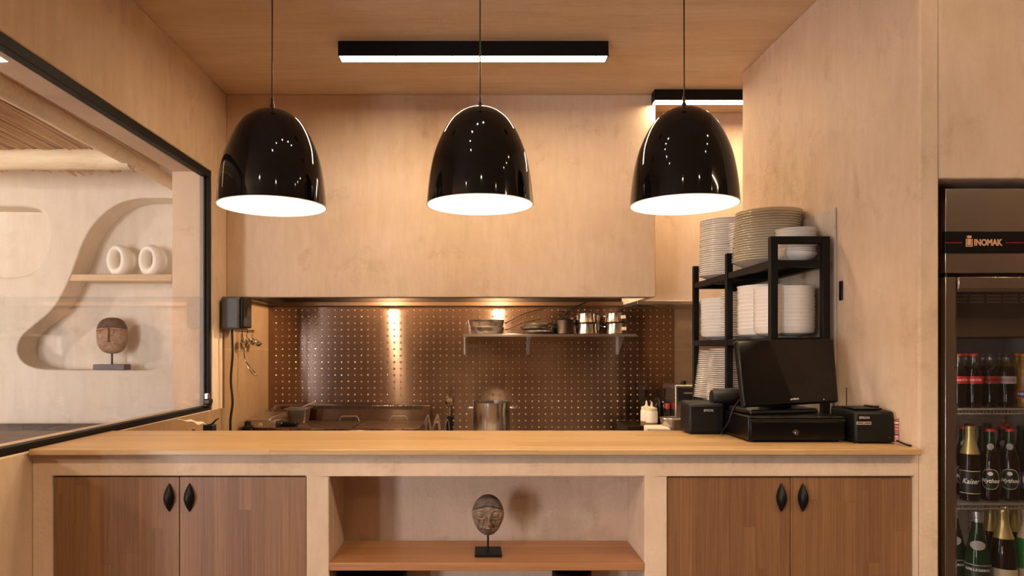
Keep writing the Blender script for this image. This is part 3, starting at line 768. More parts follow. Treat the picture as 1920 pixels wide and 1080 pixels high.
# dimpled panel
pn = MB(); X0, X1, Z1 = -1.506, UX(1263,5.1), 1.733
pn.box((X0,5.106,0.55),(X1,5.119,Z1))
cx = X0+0.052; nx = 0
while cx < X1-0.02:
    cz = 1.712
    while cz > 0.86:
        r = 0.0078; vs = []
        for rr, yy in ((r,0),(r*0.75,-0.0042),(r*0.36,-0.0064)):
            vs.append([pn.bm.verts.new((cx+rr*math.cos(2*PI*i/8), 5.1062+yy, cz+rr*math.sin(2*PI*i/8))) for i in range(8)])
        for A, B in zip(vs, vs[1:]):
            for i in range(8): pn.bm.faces.new((A[i], A[(i+1)%8], B[(i+1)%8], B[i])).material_index = 1
        pn.bm.faces.new(vs[-1]).material_index = 1; cz -= 0.0467
    cx += 0.0472
tag(pn.build('splashback_panel', ['steel_panel', 'dimple']), 'brushed steel splashback with a grid of raised dimples behind the kitchen line', 'splashback')
# kitchen worktop and back cabinets
kt = thing('kitchen_bench', 'low stainless steel kitchen bench under the dimpled splashback', 'bench')
MB().box((WX+0.014,4.36,0.82),(1.95,5.105,0.85)).build('bench_top', 'steel', kt, bevel=0.002)
MB().box((WX+0.014,4.40,0.10),(1.95,5.10,0.82)).build('bench_cabinet', 'steel', kt)

# ================================================================== griddle
gr = thing('griddle', 'double stainless griddle with a slotted back rail and browned plates', 'griddle', (0,0,0))
gx0, gx1 = -1.45, UX(806,5.0)
MB().box((gx0,4.40,0.8505),(gx1,5.085,0.925)).build('griddle_body', 'steel_panel', gr, bevel=0.004)
MB().box((gx0,5.00,0.925),(gx1,5.085,1.036)).box((gx1-0.012,4.75,0.925),(gx1,5.0,0.945)).build('back_rail', 'steel_panel', gr, bevel=0.004)
MB().prism([(4.62,0.925),(5.0,0.925),(5.0,1.03)], gx1-0.004, gx1, 'X').build('side_splash', 'steel_panel', gr)
sl = MB(); n = 96
for i in range(n):
    x = gx0+0.06+(gx1-gx0-0.12)*i/(n-1); sl.hexa([(x,4.9975,1.010),(x+0.006,4.9975,1.010),(x+0.006,5.002,1.010),(x,5.002,1.010),(x+0.004,4.9975,1.033),(x+0.010,4.9975,1.033),(x+0.010,5.002,1.033),(x+0.004,5.002,1.033)])
sl.build('vent_slots', 'dark_slot', gr)
MB().box((gx0+0.03,4.46,0.925),(-0.80,4.97,0.933)).build('griddle_plate', 'steel_greasy', gr, bevel=0.002)
MB().box((-0.79,4.46,0.925),(gx1-0.03,4.97,0.933)).build('griddle_plate', 'steel_greasy', gr, bevel=0.002)
for x0, x1 in ((UX(636,4.93), UX(674,4.93)), (UX(731,4.93), UX(766,4.93))):
    MB().tube(smooth_path([(x0,4.93,0.930),(x0+0.015,4.93,0.962),(x0+0.03,4.93,0.966),(x1-0.03,4.93,0.966),(x1-0.015,4.93,0.962),(x1,4.93,0.930)], 4), 0.005, 8).build('plate_handle', 'steel', gr)
# ---- lidded container with tongs at the left end
ct = thing('food_container', 'grey steel food container with a sloping lid at the left end of the griddle', 'container', (UX(496,4.50),4.55,0.9335), rz=-0.05)
MB().box((-0.105,-0.09,0),(0.085,0.14,0.050)).build('tray', 'steel', ct, bevel=0.006)
MB().hexa([(-0.11,-0.095,0.050),(0.05,-0.095,0.050),(0.09,0.145,0.050),(-0.11,0.145,0.050),(-0.09,-0.05,0.068),(0.05,-0.06,0.068),(0.08,0.13,0.088),(-0.07,0.13,0.088)]).build('lid', 'steel', ct, bevel=0.004)
MB().box((-0.02,-0.0915,0.018),(0.004,-0.09,0.034)).build('sticker', 'paper', ct)
tg = thing('serving_tongs', 'steel tongs lying on the lid of the grey food container', 'tongs', (UX(496,4.50),4.55,1.014))
for q in (-1, 1): MB().tube(smooth_path([(0.03+q*0.002,0.10,0.045),(0.02+q*0.012,0.03,0.022),(-0.005+q*0.022,-0.04,0.010),(-0.03+q*0.03,-0.06,0.012)], 5), 0.0045, 8, flat=0.4).build('tong_arm', 'steel', tg)
gn = thing('gastronorm_pan', 'deep steel gastronorm pan standing on the griddle with a handle sticking out', 'pan', (UX(558.5,4.8),4.82,0.9335))
MB().hexa([(-0.055,-0.06,0),(0.055,-0.06,0),(0.055,0.06,0),(-0.055,0.06,0),(-0.066,-0.075,0.095),(0.066,-0.075,0.095),(0.066,0.075,0.095),(-0.066,0.075,0.095)]).build('pan_body', 'steel', gn, bevel=0.006)
MB().box((-0.078,-0.086,0.095),(0.078,-0.066,0.101)).box((-0.078,0.066,0.095),(0.078,0.086,0.101)).box((-0.078,-0.066,0.095),(-0.060,0.066,0.101)).box((0.060,-0.066,0.095),(0.078,0.066,0.101)).build('pan_rim', 'steel', gn, bevel=0.002)
tag(MB().tube([(UX(562,4.8),4.80,1.032),(UX(591,4.8),4.80,VZ(753,4.8))], 0.006, 8, flat=0.5).build('spatula', 'wood_pale'), 'thin pale spatula handle slanting out of the steel gastronorm pan', 'spatula')
gl_ = thing('cleaning_block', 'black griddle scraper beside the grey food container', 'scraper', (UX(545,4.62),4.60,0.9335))
MB().box((-0.05,-0.03,0),(0.05,0.03,0.03)).build('scraper_head', 'black_plastic', gl_, bevel=0.01)
MB().tube([(-0.04,-0.02,0.02),(-0.12,-0.06,0.012)], 0.006, 8).build('scraper_handle', 'steel', gl_)
tag(MB().lathe([(0.028,0),(0.028,0.02),(0.012,0.03),(0.010,0.055),(0,0.057)], 20).build('shaker', 'black_plastic', loc=(UX(460,4.42),4.44,0.9255)), 'small black lidded shaker in the corner by the tiled side wall', 'shaker')
# triangular steel racks (clips) standing right of griddle
def clip(u0, u1, v1, Y, label):
    t = thing('ticket_clip', label, 'clip', (0,0,0), 'steel clips right of the griddle')
    b = MB(); x0, x1 = UX(u0,Y), UX(u1,Y); z1 = VZ(v1,Y); xm = x0*0.35+x1*0.65 if u1 > u0 else (x0+x1)/2
    MB().hexa([(x0,Y,0.8505),(x0+0.02,Y,0.8505),(x0+0.02,Y+0.012,0.8505),(x0,Y+0.012,0.8505),(xm-0.006,Y,z1),(xm+0.004,Y,z1),(xm+0.004,Y+0.012,z1),(xm-0.006,Y+0.012,z1)]).build('clip_arm', 'steel', t)
    MB().hexa([(x1-0.02,Y+0.014,0.8505),(x1,Y+0.014,0.8505),(x1,Y+0.026,0.8505),(x1-0.02,Y+0.026,0.8505),(xm-0.004,Y+0.014,z1),(xm+0.006,Y+0.014,z1),(xm+0.006,Y+0.026,z1),(xm-0.004,Y+0.026,z1)]).build('clip_arm', 'steel', t)
    MB().lathe([(0,-0.016),(0.008,-0.016),(0.008,0.03),(0,0.03)], 16, (xm,Y,z1-0.05), 'Y').build('clip_pivot', 'chrome', t)
clip(784, 812, 778, 4.80, 'steel tongs standing on end, first right of the griddle')
clip(806, 828, 777, 4.86, 'steel tongs standing on end, second right of the griddle')
# hand shower / sprayer
hsr = thing('spray_tap', 'black gripped spray tap with a round chrome head in front of the splashback', 'tap', (UX(843,4.95),4.95,0.8505))
def zz(v): return VZ(v,4.95)-0.8505
MB().lathe([(0,0),(0.02,0.0),(0.022,0.05),(0.019,zz(784)),(0.022,zz(781)),(0.008,zz(779))], 20).build('grip', 'black_plastic', hsr)
MB().lathe([(0.007,zz(780)),(0.006,zz(764))], 14).build('neck', 'chrome', hsr)
MB().lathe([(0,-0.02),(0.02,-0.022),(0.033,-0.008),(0.034,0.004),(0.02,0.016),(0,0.018)], 28, (0,-0.005,zz(751)), 'Y').build('spray_head', 'chrome', hsr)
MB().tube(smooth_path([(-0.035,-0.02,0),(-0.028,-0.02,0.06),(-0.015,-0.02,zz(786)),(-0.004,-0.02,0.06),(0.0,-0.02,0)], 5), 0.004, 8).build('trigger_bow', 'chrome', hsr)
# ================================================================== stock pot
def pot(name, R, H, label, loc, mat='steel_pot', group=None, lip=0.004, handles=True):
    t = thing(name, label, 'pot', loc, group)
    MB().lathe([(0,0.0),(R*0.96,0),(R,0.008),(R,H-0.004),(R+lip,H-0.002),(R+lip,H),(R-0.003,H),(R-0.003,0.012),(0,0.010)], 56).build('pot_body', mat, t)
    if handles:
        for s in (-1, 1):
            MB().tube(smooth_path([(s*(R-0.002),-0.045,H-0.035),(s*(R+0.035),-0.040,H-0.035),(s*(R+0.050),0,H-0.022),(s*(R+0.035),0.040,H-0.035),(s*(R-0.002),0.045,H-0.035)], 5), 0.005, 10).build('handle', 'chrome', t)
    return t
pot('stock_pot', 0.123, 0.230, 'tall stainless steel stock pot with loop handles on the bench', (UX(921.5,4.72),4.72,0.8505))

# ================================================================== wall shelf with pans
WS = thing('wall_shelf', 'narrow stainless wall shelf on three brackets holding pans', 'shelf')
zs = 1.523
MB().box((UX(868,4.88),4.86,zs),(UX(1192,4.88),5.104,zs+0.008)).box((UX(868,4.88),4.856,zs-0.006),(UX(1192,4.88),4.862,zs+0.012)).build('shelf_board', 'steel', WS, bevel=0.001)
for u in (872, 993, 1167):
    x = UX(u, 4.92)
    MB().prism([(4.87,zs-0.001),(5.104,zs-0.001),(5.104,zs-0.13),(5.06,zs-0.13),(4.95,zs-0.06),(4.875,zs-0.02)], x, x+0.004, 'X').box((x-0.012,5.09,zs-0.13),(x+0.016,5.104,zs-0.001)).build('bracket', 'plastic_film' if u < 1000 else 'steel', WS)
Zb = zs+0.0085
def saute(x, y, z, R, H, label, hdir, hl=0.22, hup=0.06, mat='steel_pot', group='pans on the wall shelf', cat='pan', rb=0.7, hm='black_metal', hr=0.006, name='frying_pan'):
    t = thing(name, label, cat, (x,y,z), group)
    MB().lathe([(0,0),(R*rb,0),(R*(rb+0.14),0.008),(R*0.97,H*0.6),(R,H-0.003),(R+0.003,H),(R-0.003,H),(R*0.95,H*0.6),(R*(rb+0.1),0.012),(0,0.005)], 48).build('pan_body', mat, t)
    a = hdir; d = Vector((math.cos(a), math.sin(a), 0)); p = d*(R-0.002)
    MB().tube(smooth_path([p+Vector((0,0,H*0.72)), d*(R+0.03)+Vector((0,0,H*0.8)), d*(R+hl*0.5)+Vector((0,0,H*0.8+hup*0.6)), d*(R+hl)+Vector((0,0,H*0.8+hup))], 5), hr, 8, flat=0.5).build('handle', hm, t)
    for q in (-1, 1):
        c = d*(R+0.001)+Vector((-d.y,d.x,0))*0.010*q+Vector((0,0,H*0.72))
        MB().lathe([(0,-0.003),(0.004,-0.002),(0.004,0.002),(0,0.003)], 8, tuple(c)).build('rivet', 'chrome', t)
    return t
saute(UX(912,4.97), 4.97, Zb, 0.125, 0.052, 'lower of two nested steel saute pans at the left end of the wall shelf', 0.10, 0.26, 0.07, rb=0.72, hm='bronze', mat='chrome_soft', name='saute_pan')
saute(UX(911,4.97), 4.97, Zb+0.045, 0.128, 0.058, 'upper of two nested steel saute pans at the left end of the wall shelf', 0.16, 0.30, 0.10, rb=0.78, hm='bronze', mat='chrome_soft', name='saute_pan')
saute(UX(1010,4.97), 4.975, Zb, 0.120, 0.030, 'bottom shallow frying pan in the middle stack on the wall shelf', 0.3, 0.12, 0.03, rb=0.6, mat='chrome_soft')
saute(UX(1004,4.97), 4.975, Zb+0.024, 0.112, 0.032, 'middle shallow frying pan in the middle stack on the wall shelf', -0.15, 0.20, 0.10, rb=0.6, mat='chrome_soft')
saute(UX(1008,4.97), 4.975, Zb+0.050, 0.100, 0.034, 'top shallow frying pan with a black handle in the middle stack', -0.08, 0.24, 0.15, rb=0.65, mat='chrome_soft', hr=0.009)
for (u, z, R, H, lab, hd_, hl) in ((1102,0,0.071,0.076,'lower of the two stacked saucepans in the middle right of the wall shelf',PI-0.25,0.10),(1100,0.078,0.066,0.070,'upper of the two stacked saucepans in the middle right of the wall shelf',PI-0.35,0.13),
                                 (1156,0,0.076,0.078,'lower of the two stacked saucepans at the right end of the wall shelf',PI-0.2,0.12),(1155,0.080,0.074,0.070,'upper of the two stacked saucepans at the right end of the wall shelf',PI-0.3,0.16)):
    t = saute(UX(u,4.93), 4.93+0.02, Zb+z, R, H, lab, hd_, hl, 0.035, rb=0.93, hm='steel', hr=0.006, name='saucepan', cat='saucepan')
    if u > 1140: MB().box((0.030,-R-0.0005,0.030),(0.056,-R+0.012,0.052)).build('price_tag', 'paper', t)
saute(UX(1062,4.97), 5.0, Zb, 0.085, 0.105, 'dark tall saucepan behind the frying pans on the wall shelf', 0.4, 0.05, 0.03, rb=0.93, mat='steel_dark', name='saucepan', cat='saucepan')

# ================================================================== left kitchen corner
jb = thing('power_box', 'slate grey power box with a black side, fixed under the hood at the left', 'box')
MB().box((-1.507,4.16,1.548),(-1.402,4.33,1.738)).build('cover', 'grey_plastic', jb, bevel=0.012, seg=3)
MB().box((-1.401,4.17,1.556),(-1.377,4.325,1.736)).build('side_panel', 'black_plastic', jb, bevel=0.010, seg=3)
MB().box((-1.377,4.22,1.62),(-1.374,4.27,1.68)).build('switch', 'bronze', jb)
tag(MB().tube(smooth_path([(-1.455,4.20,1.548),(-1.452,4.20,1.40),(-1.462,4.20,1.25),(-1.452,4.20,1.12),(-1.465,4.20,1.0),(-1.46,4.2,0.853)], 8), 0.0075, 8).build('power_cable', 'rubber'), 'black power cable hanging down the tiled wall from the grey box', 'cable')
rail = thing('utensil_rail', 'short steel hook rail under the grey power box', 'rail')
MB().tube([(-1.49,4.40,1.552),(-1.49,4.72,1.552)], 0.005, 8).build('rail_bar', 'chrome', rail)
MB().box((-1.508,4.42,1.545),(-1.488,4.44,1.56)).box((-1.508,4.68,1.545),(-1.488,4.70,1.56)).build('rail_mount', 'chrome', rail)
def ladle(y, x, l, R, lab, k):
    t = thing('ladle', lab, 'ladle', (x,y,1.55), 'ladles hanging on the hook rail')
    MB().tube(smooth_path([(0.0,0,0.0),(0.012,0,0.008),(0.012,0,-0.01),(0.006,0,-l*0.5),(0.01,0,-l)], 5), 0.0035, 8).build('ladle_handle', 'chrome', t)
    b = MB(); b.lathe([(0,-R),(R*0.5,-R*0.87),(R*0.87,-R*0.5),(R,0),(R*0.93,0),(R*0.8,-R*0.45),(R*0.45,-R*0.8),(0,-R*0.93)], 24); o = b.build('ladle_bowl', 'chrome', t, loc=(0.01+R*0.75,0,-l-0.005)); o.rotation_euler = (0.3*k, 0.5, 0.4*k)
ladle(4.44, -1.487, 0.075, 0.030, 'small chrome ladle nearest the plaster corner on the hook rail', 1)
ladle(4.54, -1.487, 0.055, 0.034, 'middle chrome ladle on the hook rail', -1)
ladle(4.65, -1.487, 0.060, 0.038, 'large chrome ladle deepest in the corner on the hook rail', 0.5)
tag(MB().tube(smooth_path([(-1.488,4.47,1.55),(-1.475,4.47,1.45),(-1.465,4.47,1.36),(-1.40,4.47,1.275),(-1.41,4.47,1.265),(-1.445,4.47,1.31),(-1.47,4.47,1.37)], 7), 0.004, 8).build('whisk', 'chrome'), 'long looped steel whisk hanging below the ladles', 'whisk')
# low shelf by the window with herb, paper, black caddy
lw = struct(boxo('trim_5', 'tile', (WX+0.0005,2.95,0.0), (WX+0.012,4.224,1.083)))
side = thing('side_bench', 'low steel side bench below the window behind the counter', 'bench')
MB().box((WX+0.014,3.0,0.86),(-1.20,3.9,0.88)).build('bench_top', 'steel', side, bevel=0.002)
MB().box((WX+0.02,3.02,0.0),(-1.22,3.88,0.86)).build('bench_cabinet', 'steel', side)
hp = thing('herb_pot', 'dried brown herbs in a small pot under the paper napkin', 'plant', (UX(362,3.45),3.45,0.8805))
MB().lathe([(0.035,0),(0.045,0.09),(0.048,0.095),(0.04,0.095),(0.03,0.02)], 24).build('pot', 'mask_wood', hp)
lb = MB()
for i in range(170):
    a, r, z = random.uniform(0,2*PI), random.uniform(0.0,0.06), random.uniform(0.08,0.158); p = Vector((r*math.cos(a)*(1.6-z*4), r*math.sin(a), z)); d = Vector((random.uniform(-1,1),random.uniform(-1,1),random.uniform(-.4,1))).normalized()*0.012; q = d.cross(Vector((0,0,1))).normalized()*0.004 if abs(d.z) < 0.011 else Vector((0.004,0,0))
    v = [lb.bm.verts.new(p), lb.bm.verts.new(p+d*0.5+q), lb.bm.verts.new(p+d), lb.bm.verts.new(p+d*0.5-q)]; lb.bm.faces.new(v)
lb.build('herb_leaves', 'leaf', hp, smooth=False)
nk = MB(); g = []
for i in range(9):
    row = []
    for j in range(7): row.append(nk.bm.verts.new((UX(331,3.35)+i*0.012, 3.36+j*0.018, 1.098-0.0009*i*i*0.35+0.004*math.sin(i*1.3+j)-0.002*j)))
    g.append(row)
for i in range(8):
    for j in range(6): nk.bm.faces.new((g[i][j], g[i+1][j], g[i+1][j+1], g[i][j+1]))
no = nk.build('paper_napkin', 'paper'); sm = no.modifiers.new('s', 'SOLIDIFY'); sm.thickness = 0.002
tag(no, 'crumpled cream paper napkin sticking out below the window sill', 'napkin')
bc = thing('tape_dispenser', 'small black tape dispenser with an upturned lever by the window corner', 'dispenser', (UX(394,3.6),3.6,0.8805))
MB().box((-0.026,-0.03,0),(0.022,0.03,VZ(796,3.6)-0.8805)).build('dispenser_body', 'black_plastic', bc, bevel=0.004)
MB().tube(smooth_path([(-0.02,0,0.16),(0.01,0,0.172),(0.028,0,0.190),(0.045,0,0.200)], 4), [0.010,0.010,0.010,0.010,0.009,0.009,0.008,0.008,0.007,0.006,0.005,0.004,0.003], 8, flat=0.6).build('lever', 'black_plastic', bc)
# ================================================================== plate rack
XR0, XR1 = 1.207, 1.452
rk = thing('plate_rack', 'tall open black metal rack stacked with plates against the right wall', 'rack')
posts = [2.935, 3.455, 3.985]
for y in posts:
    for x in (XR0, XR1-0.03):
        MB().box((x,y,0.0),(x+0.03,y+0.03,1.897)).build('post', 'black_metal', rk, bevel=0.0015)
    MB().box((XR0+0.03,y,1.867),(XR1-0.03,y+0.03,1.897)).build('top_bar', 'black_metal', rk, bevel=0.0015)
SH = [1.802, 1.480, 1.160, 0.55]
for z in SH:
    sb = MB().box((XR0+0.0305,2.965,z-0.006),(XR1-0.0305,3.985,z))
    for y0, y1 in ((2.9665,2.9845),):
        pass
    sb.box((XR0+0.004,2.9655,z-0.030),(XR0+0.030,3.4545,z-0.001)).box((XR0+0.004,3.4855,z-0.030),(XR0+0.030,3.9845,z-0.001)).box((XR1-0.030,2.9655,z-0.030),(XR1-0.004,3.4545,z-0.001)).box((XR1-0.030,3.4855,z-0.030),(XR1-0.004,3.9845,z-0.001))
    for y in posts: sb.box((XR0+0.0305,y+0.002,z-0.032),(XR1-0.0305,y+0.028,z-0.0065))
    sb.build('rack_shelf', 'black_metal', rk)
# ---- plates
def dish_mesh(name, mat, R, kind, rise=0.022, H=0.045, wob=None, seg=56):
    b = MB()
    if kind == 'plate': prof = [(0,0.002),(R*0.56,0.002),(R*0.57,0),(R*0.60,0),(R*0.62,0.004),(R*0.76,rise*0.45),(R*0.97,rise-0.001),(R,rise+0.001),(R*0.995,rise+0.0035),(R*0.965,rise+0.0025),(R*0.75,rise*0.5+0.003),(R*0.6,0.0065),(0,0.006)]
    elif kind == 'bowl': prof = [(0,0.002),(R*0.45,0.002),(R*0.46,0),(R*0.50,0),(R*0.52,0.004),(R*0.78,0.008),(R*0.93,H*0.36),(R*0.975,H*0.62),(R*0.985,H-0.006),(R,H-0.003),(R,H),(R*0.975,H),(R*0.955,H*0.62),(R*0.90,H*0.40),(R*0.76,0.013),(0,0.007)]
    else: prof = [(0,0.002),(R*0.40,0.002),(R*0.41,0),(R*0.46,0),(R*0.5,0.005),(R*0.8,H*0.35),(R*0.97,H*0.8),(R,H),(R*0.975,H),(R*0.93,H*0.82),(R*0.76,H*0.42),(R*0.5,0.009),(0,0.007)]
    b.lathe(prof, seg, wob=wob)
    o = b.build(name, mat); me = o.data; bpy.data.objects.remove(o); return me
scal = lambda a, z: 1+0.012*math.cos(a*24)
MESH = {
 'dinner': dish_mesh('dinner_plate', 'porcelain', 0.133, 'plate', 0.020),
 'glass': dish_mesh('glass_plate', 'plate_glass', 0.145, 'plate', 0.030, wob=lambda a, z: 1+0.010*math.cos(a*32), seg=128),
 'scal': dish_mesh('scalloped_plate', 'porcelain', 0.082, 'plate', 0.016, wob=scal, seg=96),
 'scal2': dish_mesh('scalloped_plate', 'porcelain', 0.098, 'plate', 0.016, wob=scal, seg=96),
 'saucer': dish_mesh('saucer', 'porcelain', 0.083, 'coupe', H=0.018),
 'sbowl': dish_mesh('small_bowl', 'porcelain', 0.084, 'coupe', H=0.040),
 'bowlE': dish_mesh('soup_bowl', 'porcelain', 0.114, 'bowl', H=0.050),
 'bowlG': dish_mesh('deep_bowl', 'porcelain', 0.125, 'bowl', H=0.050),
 'side': dish_mesh('side_plate', 'porcelain', 0.118, 'plate', 0.014),
}
def stack(kind, n, x, y, z, dz, name, cat, words, grp, jit=0.0022, lean=(0,0), tilt=0.0, first=None):
    zz_ = z+0.0008
    for i in range(n):
        me = MESH[kind]; nm = name
        step = dz
        if first and i == 0: me = MESH[first[0]]; nm = first[1]; step = first[2]
        o = bpy.data.objects.new(nm, me); COL.objects.link(o)
        t = i/max(n-1, 1)
        o.location = (x+lean[0]*t+random.uniform(-jit,jit), y+lean[1]*t+random.uniform(-jit,jit), zz_)
        o.rotation_euler = (random.uniform(-tilt,tilt), random.uniform(-tilt,tilt)+ (0), random.uniform(0, 6.28))
        k = n-1-i
        wd = 'topmost' if k == 0 else ('lowest' if i == 0 else '%s from the top' % ORD[k])
        tag(o, '%s, %s in %s' % (words, wd, grp), cat, 'plates in '+grp)
        zz_ += step*random.uniform(0.96, 1.04) if jit else step
T, Mi, Lo = SH[0], SH[1], SH[2]
stack('dinner', 27, 1.318, 3.815, T, 0.0113, 'dinner_plate', 'plate', 'white dinner plate', 'the tall far stack on the top shelf', jit=0.003, lean=(0.012,0))
stack('scal', 20, 1.343, 3.572, T, 0.0125, 'scalloped_plate', 'plate', 'white scalloped plate', 'the slim stack behind the glass plates', jit=0.0015)
stack('glass', 21, 1.322, 3.280, T, 0.0112, 'glass_plate', 'plate', 'greenish ribbed glass plate', 'the glass stack on the top shelf', jit=0.0025, lean=(0.016,0))
stack('saucer', 11, 1.366, 3.060, T, 0.0105, 'saucer', 'saucer', 'small white saucer', 'the uneven near stack on the top shelf', jit=0.003, first=('sbowl','small_bowl',0.030), tilt=0.03)
stack('bowlE', 11, 1.318, 3.842, Mi, 0.0172, 'soup_bowl', 'bowl', 'white soup bowl', 'the far stack on the middle shelf', jit=0.001)
stack('scal2', 19, 1.330, 3.600, Mi, 0.0120, 'scalloped_plate', 'plate', 'white scalloped plate', 'the fluted stack on the middle shelf', jit=0.001)
stack('bowlG', 12, 1.355, 3.362, Mi, 0.0178, 'deep_bowl', 'bowl', 'white deep bowl', 'the middle shelf stack behind the nearest bowls', jit=0.001)
stack('bowlG', 12, 1.330, 3.098, Mi, 0.0152, 'deep_bowl', 'bowl', 'white deep bowl', 'the nearest stack on the middle shelf', jit=0.001)
stack('side', 25, 1.287, 3.850, Lo, 0.0102, 'side_plate', 'plate', 'white side plate', 'the leaning far stack on the lower shelf', jit=0.0012, lean=(0.030,0))
stack('side', 25, 1.280, 3.608, Lo, 0.0106, 'side_plate', 'plate', 'white side plate', 'the leaning second stack on the lower shelf', jit=0.0012, lean=(0.016,0))
stack('side', 25, 1.345, 3.340, Lo, 0.0108, 'side_plate', 'plate', 'white side plate', 'the lower shelf stack behind the till screen', jit=0.0012)
ch = thing('wall_switch', 'small black cable clip on the wall just right of the plate rack', 'cable clip')
MB().box((wallx(2.93)-0.007,2.90,1.63),(wallx(2.90)-0.001,2.925,1.71)).build('clip_body', 'black_plastic', ch, bevel=0.004)

# ================================================================== till
Z0 = CT+0.0006
cdw = thing('cash_drawer', 'black metal cash drawer with a round chrome lock under the till screen', 'cash drawer')
MB().box((0.976,2.572,Z0+0.006),(1.325,2.935,Z0+0.093)).build('drawer_case', 'black_satin', cdw, bevel=0.004)
MB().box((0.981,2.562,Z0+0.012),(1.320,2.5725,Z0+0.075)).build('drawer_front', 'black_satin', cdw, bevel=0.002)
MB().box((0.979,2.561,Z0+0.0755),(1.322,2.5725,Z0+0.083)).build('front_lip', 'black_plastic', cdw, bevel=0.001)
MB().lathe([(0,-0.008),(0.005,-0.008),(0.0055,-0.004),(0.010,-0.004),(0.011,0)], 28, (1.144,2.562,1.43-156/FPX*2.562), 'Y').build('drawer_lock', 'chrome', cdw)
for x in (1.0,1.30):
    for y in (2.60,2.90): MB().lathe([(0.01,0),(0.01,0.0065)], 12, (x,y,Z0-0.0003)).build('foot', 'rubber', cdw)
# monitor from its corner points
pos = thing('till_screen', 'wide black touch screen till tilted back on the cash drawer', 'till')
A = Vector((UX(1396,2.60),2.600,VZ(762,2.60))); B = Vector((UX(1573,2.70),2.700,VZ(753,2.70)))
Ct = Vector((UX(1563.5,2.775),2.775,VZ(635.5,2.775))); D = Vector((UX(1381.5,2.675),2.675,VZ(638,2.675)))
nrm = (B-A).cross(D-A).normalized(); nrm = nrm if nrm.y > 0 else -nrm
def quadbox(P, t0, t1): return [p+nrm*t1 for p in (P[0], P[1])]+[]
def slab(P, a, b): # P: bl, br, tr, tl ; from depth a to b
    f = [p+nrm*a for p in P]; k = [p+nrm*b for p in P]
    return [tuple(v) for v in (f[0], f[1], k[1], k[0], f[3], f[2], k[2], k[3])]
Q = [A, B, Ct, D]
def inset(P, l, r, b, t):
    bl, br, tr, tl = P
    f = lambda u, v: (bl*(1-u)+br*u)*(1-v)+(tl*(1-u)+tr*u)*v
    return [f(l,b), f(1-r,b), f(1-r,1-t), f(l,1-t)]
MB().hexa(slab(Q, 0.0, 0.028)).build('screen_housing', 'black_satin', pos, bevel=0.006, seg=3)
MB().hexa(slab(inset(Q,0.012,0.012,0.015,0.015), -0.0008, 0.0002)).build('glass_front', 'screen', pos)
MB().hexa(slab(inset(Q,0.30,0.30,0.12,0.35), 0.028, 0.055)).build('rear_housing', 'black_plastic', pos, bevel=0.008)
c = (A+B)/2; ax = (B-A).normalized(); rz_ = math.atan2(ax.y, ax.x)
zb = Z0+0.094
R_ = Matrix.Rotation(rz_, 4, 'Z')
def loc2(x, y, z): v = R_ @ Vector((x, y, 0)); return (c.x+v.x, c.y+v.y, z)
MB().hexa([loc2(-0.165,0.02,zb),(loc2(0.135,0.02,zb)),loc2(0.12,0.19,zb),loc2(-0.15,0.19,zb),loc2(-0.160,0.025,zb+0.018),loc2(0.130,0.025,zb+0.018),loc2(0.115,0.185,zb+0.022),loc2(-0.145,0.185,zb+0.022)]).build('stand_base', 'black_satin', pos, bevel=0.006)
MB().hexa([loc2(-0.05,0.07,zb+0.018),loc2(0.05,0.07,zb+0.018),loc2(0.05,0.14,zb+0.018),loc2(-0.05,0.14,zb+0.018),loc2(-0.05,0.075,zb+0.16),loc2(0.05,0.075,zb+0.16),loc2(0.05,0.11,zb+0.16),loc2(-0.05,0.11,zb+0.16)]).build('stand_neck', 'black_plastic', pos, bevel=0.004)
def on_screen(o, u, v, d=-0.0012):
    p = inset(Q, u, 0, v, 0)[0]+nrm*d
    xx = (B-A).normalized(); zz_ = xx.cross(nrm).normalized(); zz_ = zz_ if zz_.z > 0 else -zz_; yy = zz_.cross(xx)
    o.matrix_local = Matrix.Translation(p) @ Matrix((xx, yy, zz_)).transposed().to_4x4()
t = text('screen_logo', 'posbank', 0.011, 'silver_print', pos, (0,0,0), bold=0.0002); on_screen(t, 0.525, 0.075)
t = MB().lathe([(0,-0.0008),(0.0022,-0.0008),(0.0022,0.0004),(0,0.0004)], 12, (0,0,0), 'Y').build('power_led', 'silver_print', pos); on_screen(t, 0.835, 0.045)

# printers
def printer(name, label, x0, x1, y0, y1, h, col='black_plastic'):
    t = thing(name, label, 'printer', (0,0,0), 'receipt printers beside the till'); z = Z0
    MB().hexa([(x0,y0,z+0.004),(x1,y0,z+0.004),(x1,y1,z+0.004),(x0,y1,z+0.004),(x0,y0+0.004,z+h-0.008),(x1,y0+0.004,z+h-0.008),(x1,y1,z+h),(x0,y1,z+h)]).build('printer_body', col, t, bevel=0.010, seg=3)
    for x in (x0+0.02,x1-0.02):
        for y in (y0+0.03,y1-0.03): MB().lathe([(0.008,0),(0.008,0.0055)], 10, (x,y,z-0.0003)).build('foot', 'rubber', t)
    return t
p1 = printer('receipt_printer', 'squat black receipt printer at the far left of the till', 0.832, 0.972, 2.805, 2.935, 0.128)
o = text('maker_name', 'EPSON', 0.0125, 'silver_print', p1, (UX(1328.5,2.805),2.8052,VZ(770,2.8)), bold=0.0003, depth=0.0012)
MB().box((0.845,2.8042,Z0+0.108),(0.960,2.8065,Z0+0.1105)).build('paper_slot', 'dark_slot', p1)
p2 = printer('receipt_printer', 'black receipt printer with two small labels against the right wall', 1.342, 1.4835, 2.530, 2.715, 0.122)
text('maker_name', 'EPSON', 0.012, 'silver_print', p2, (UX(1621,2.53),2.5308,VZ(783.5,2.53)), bold=0.0003, depth=0.0012)
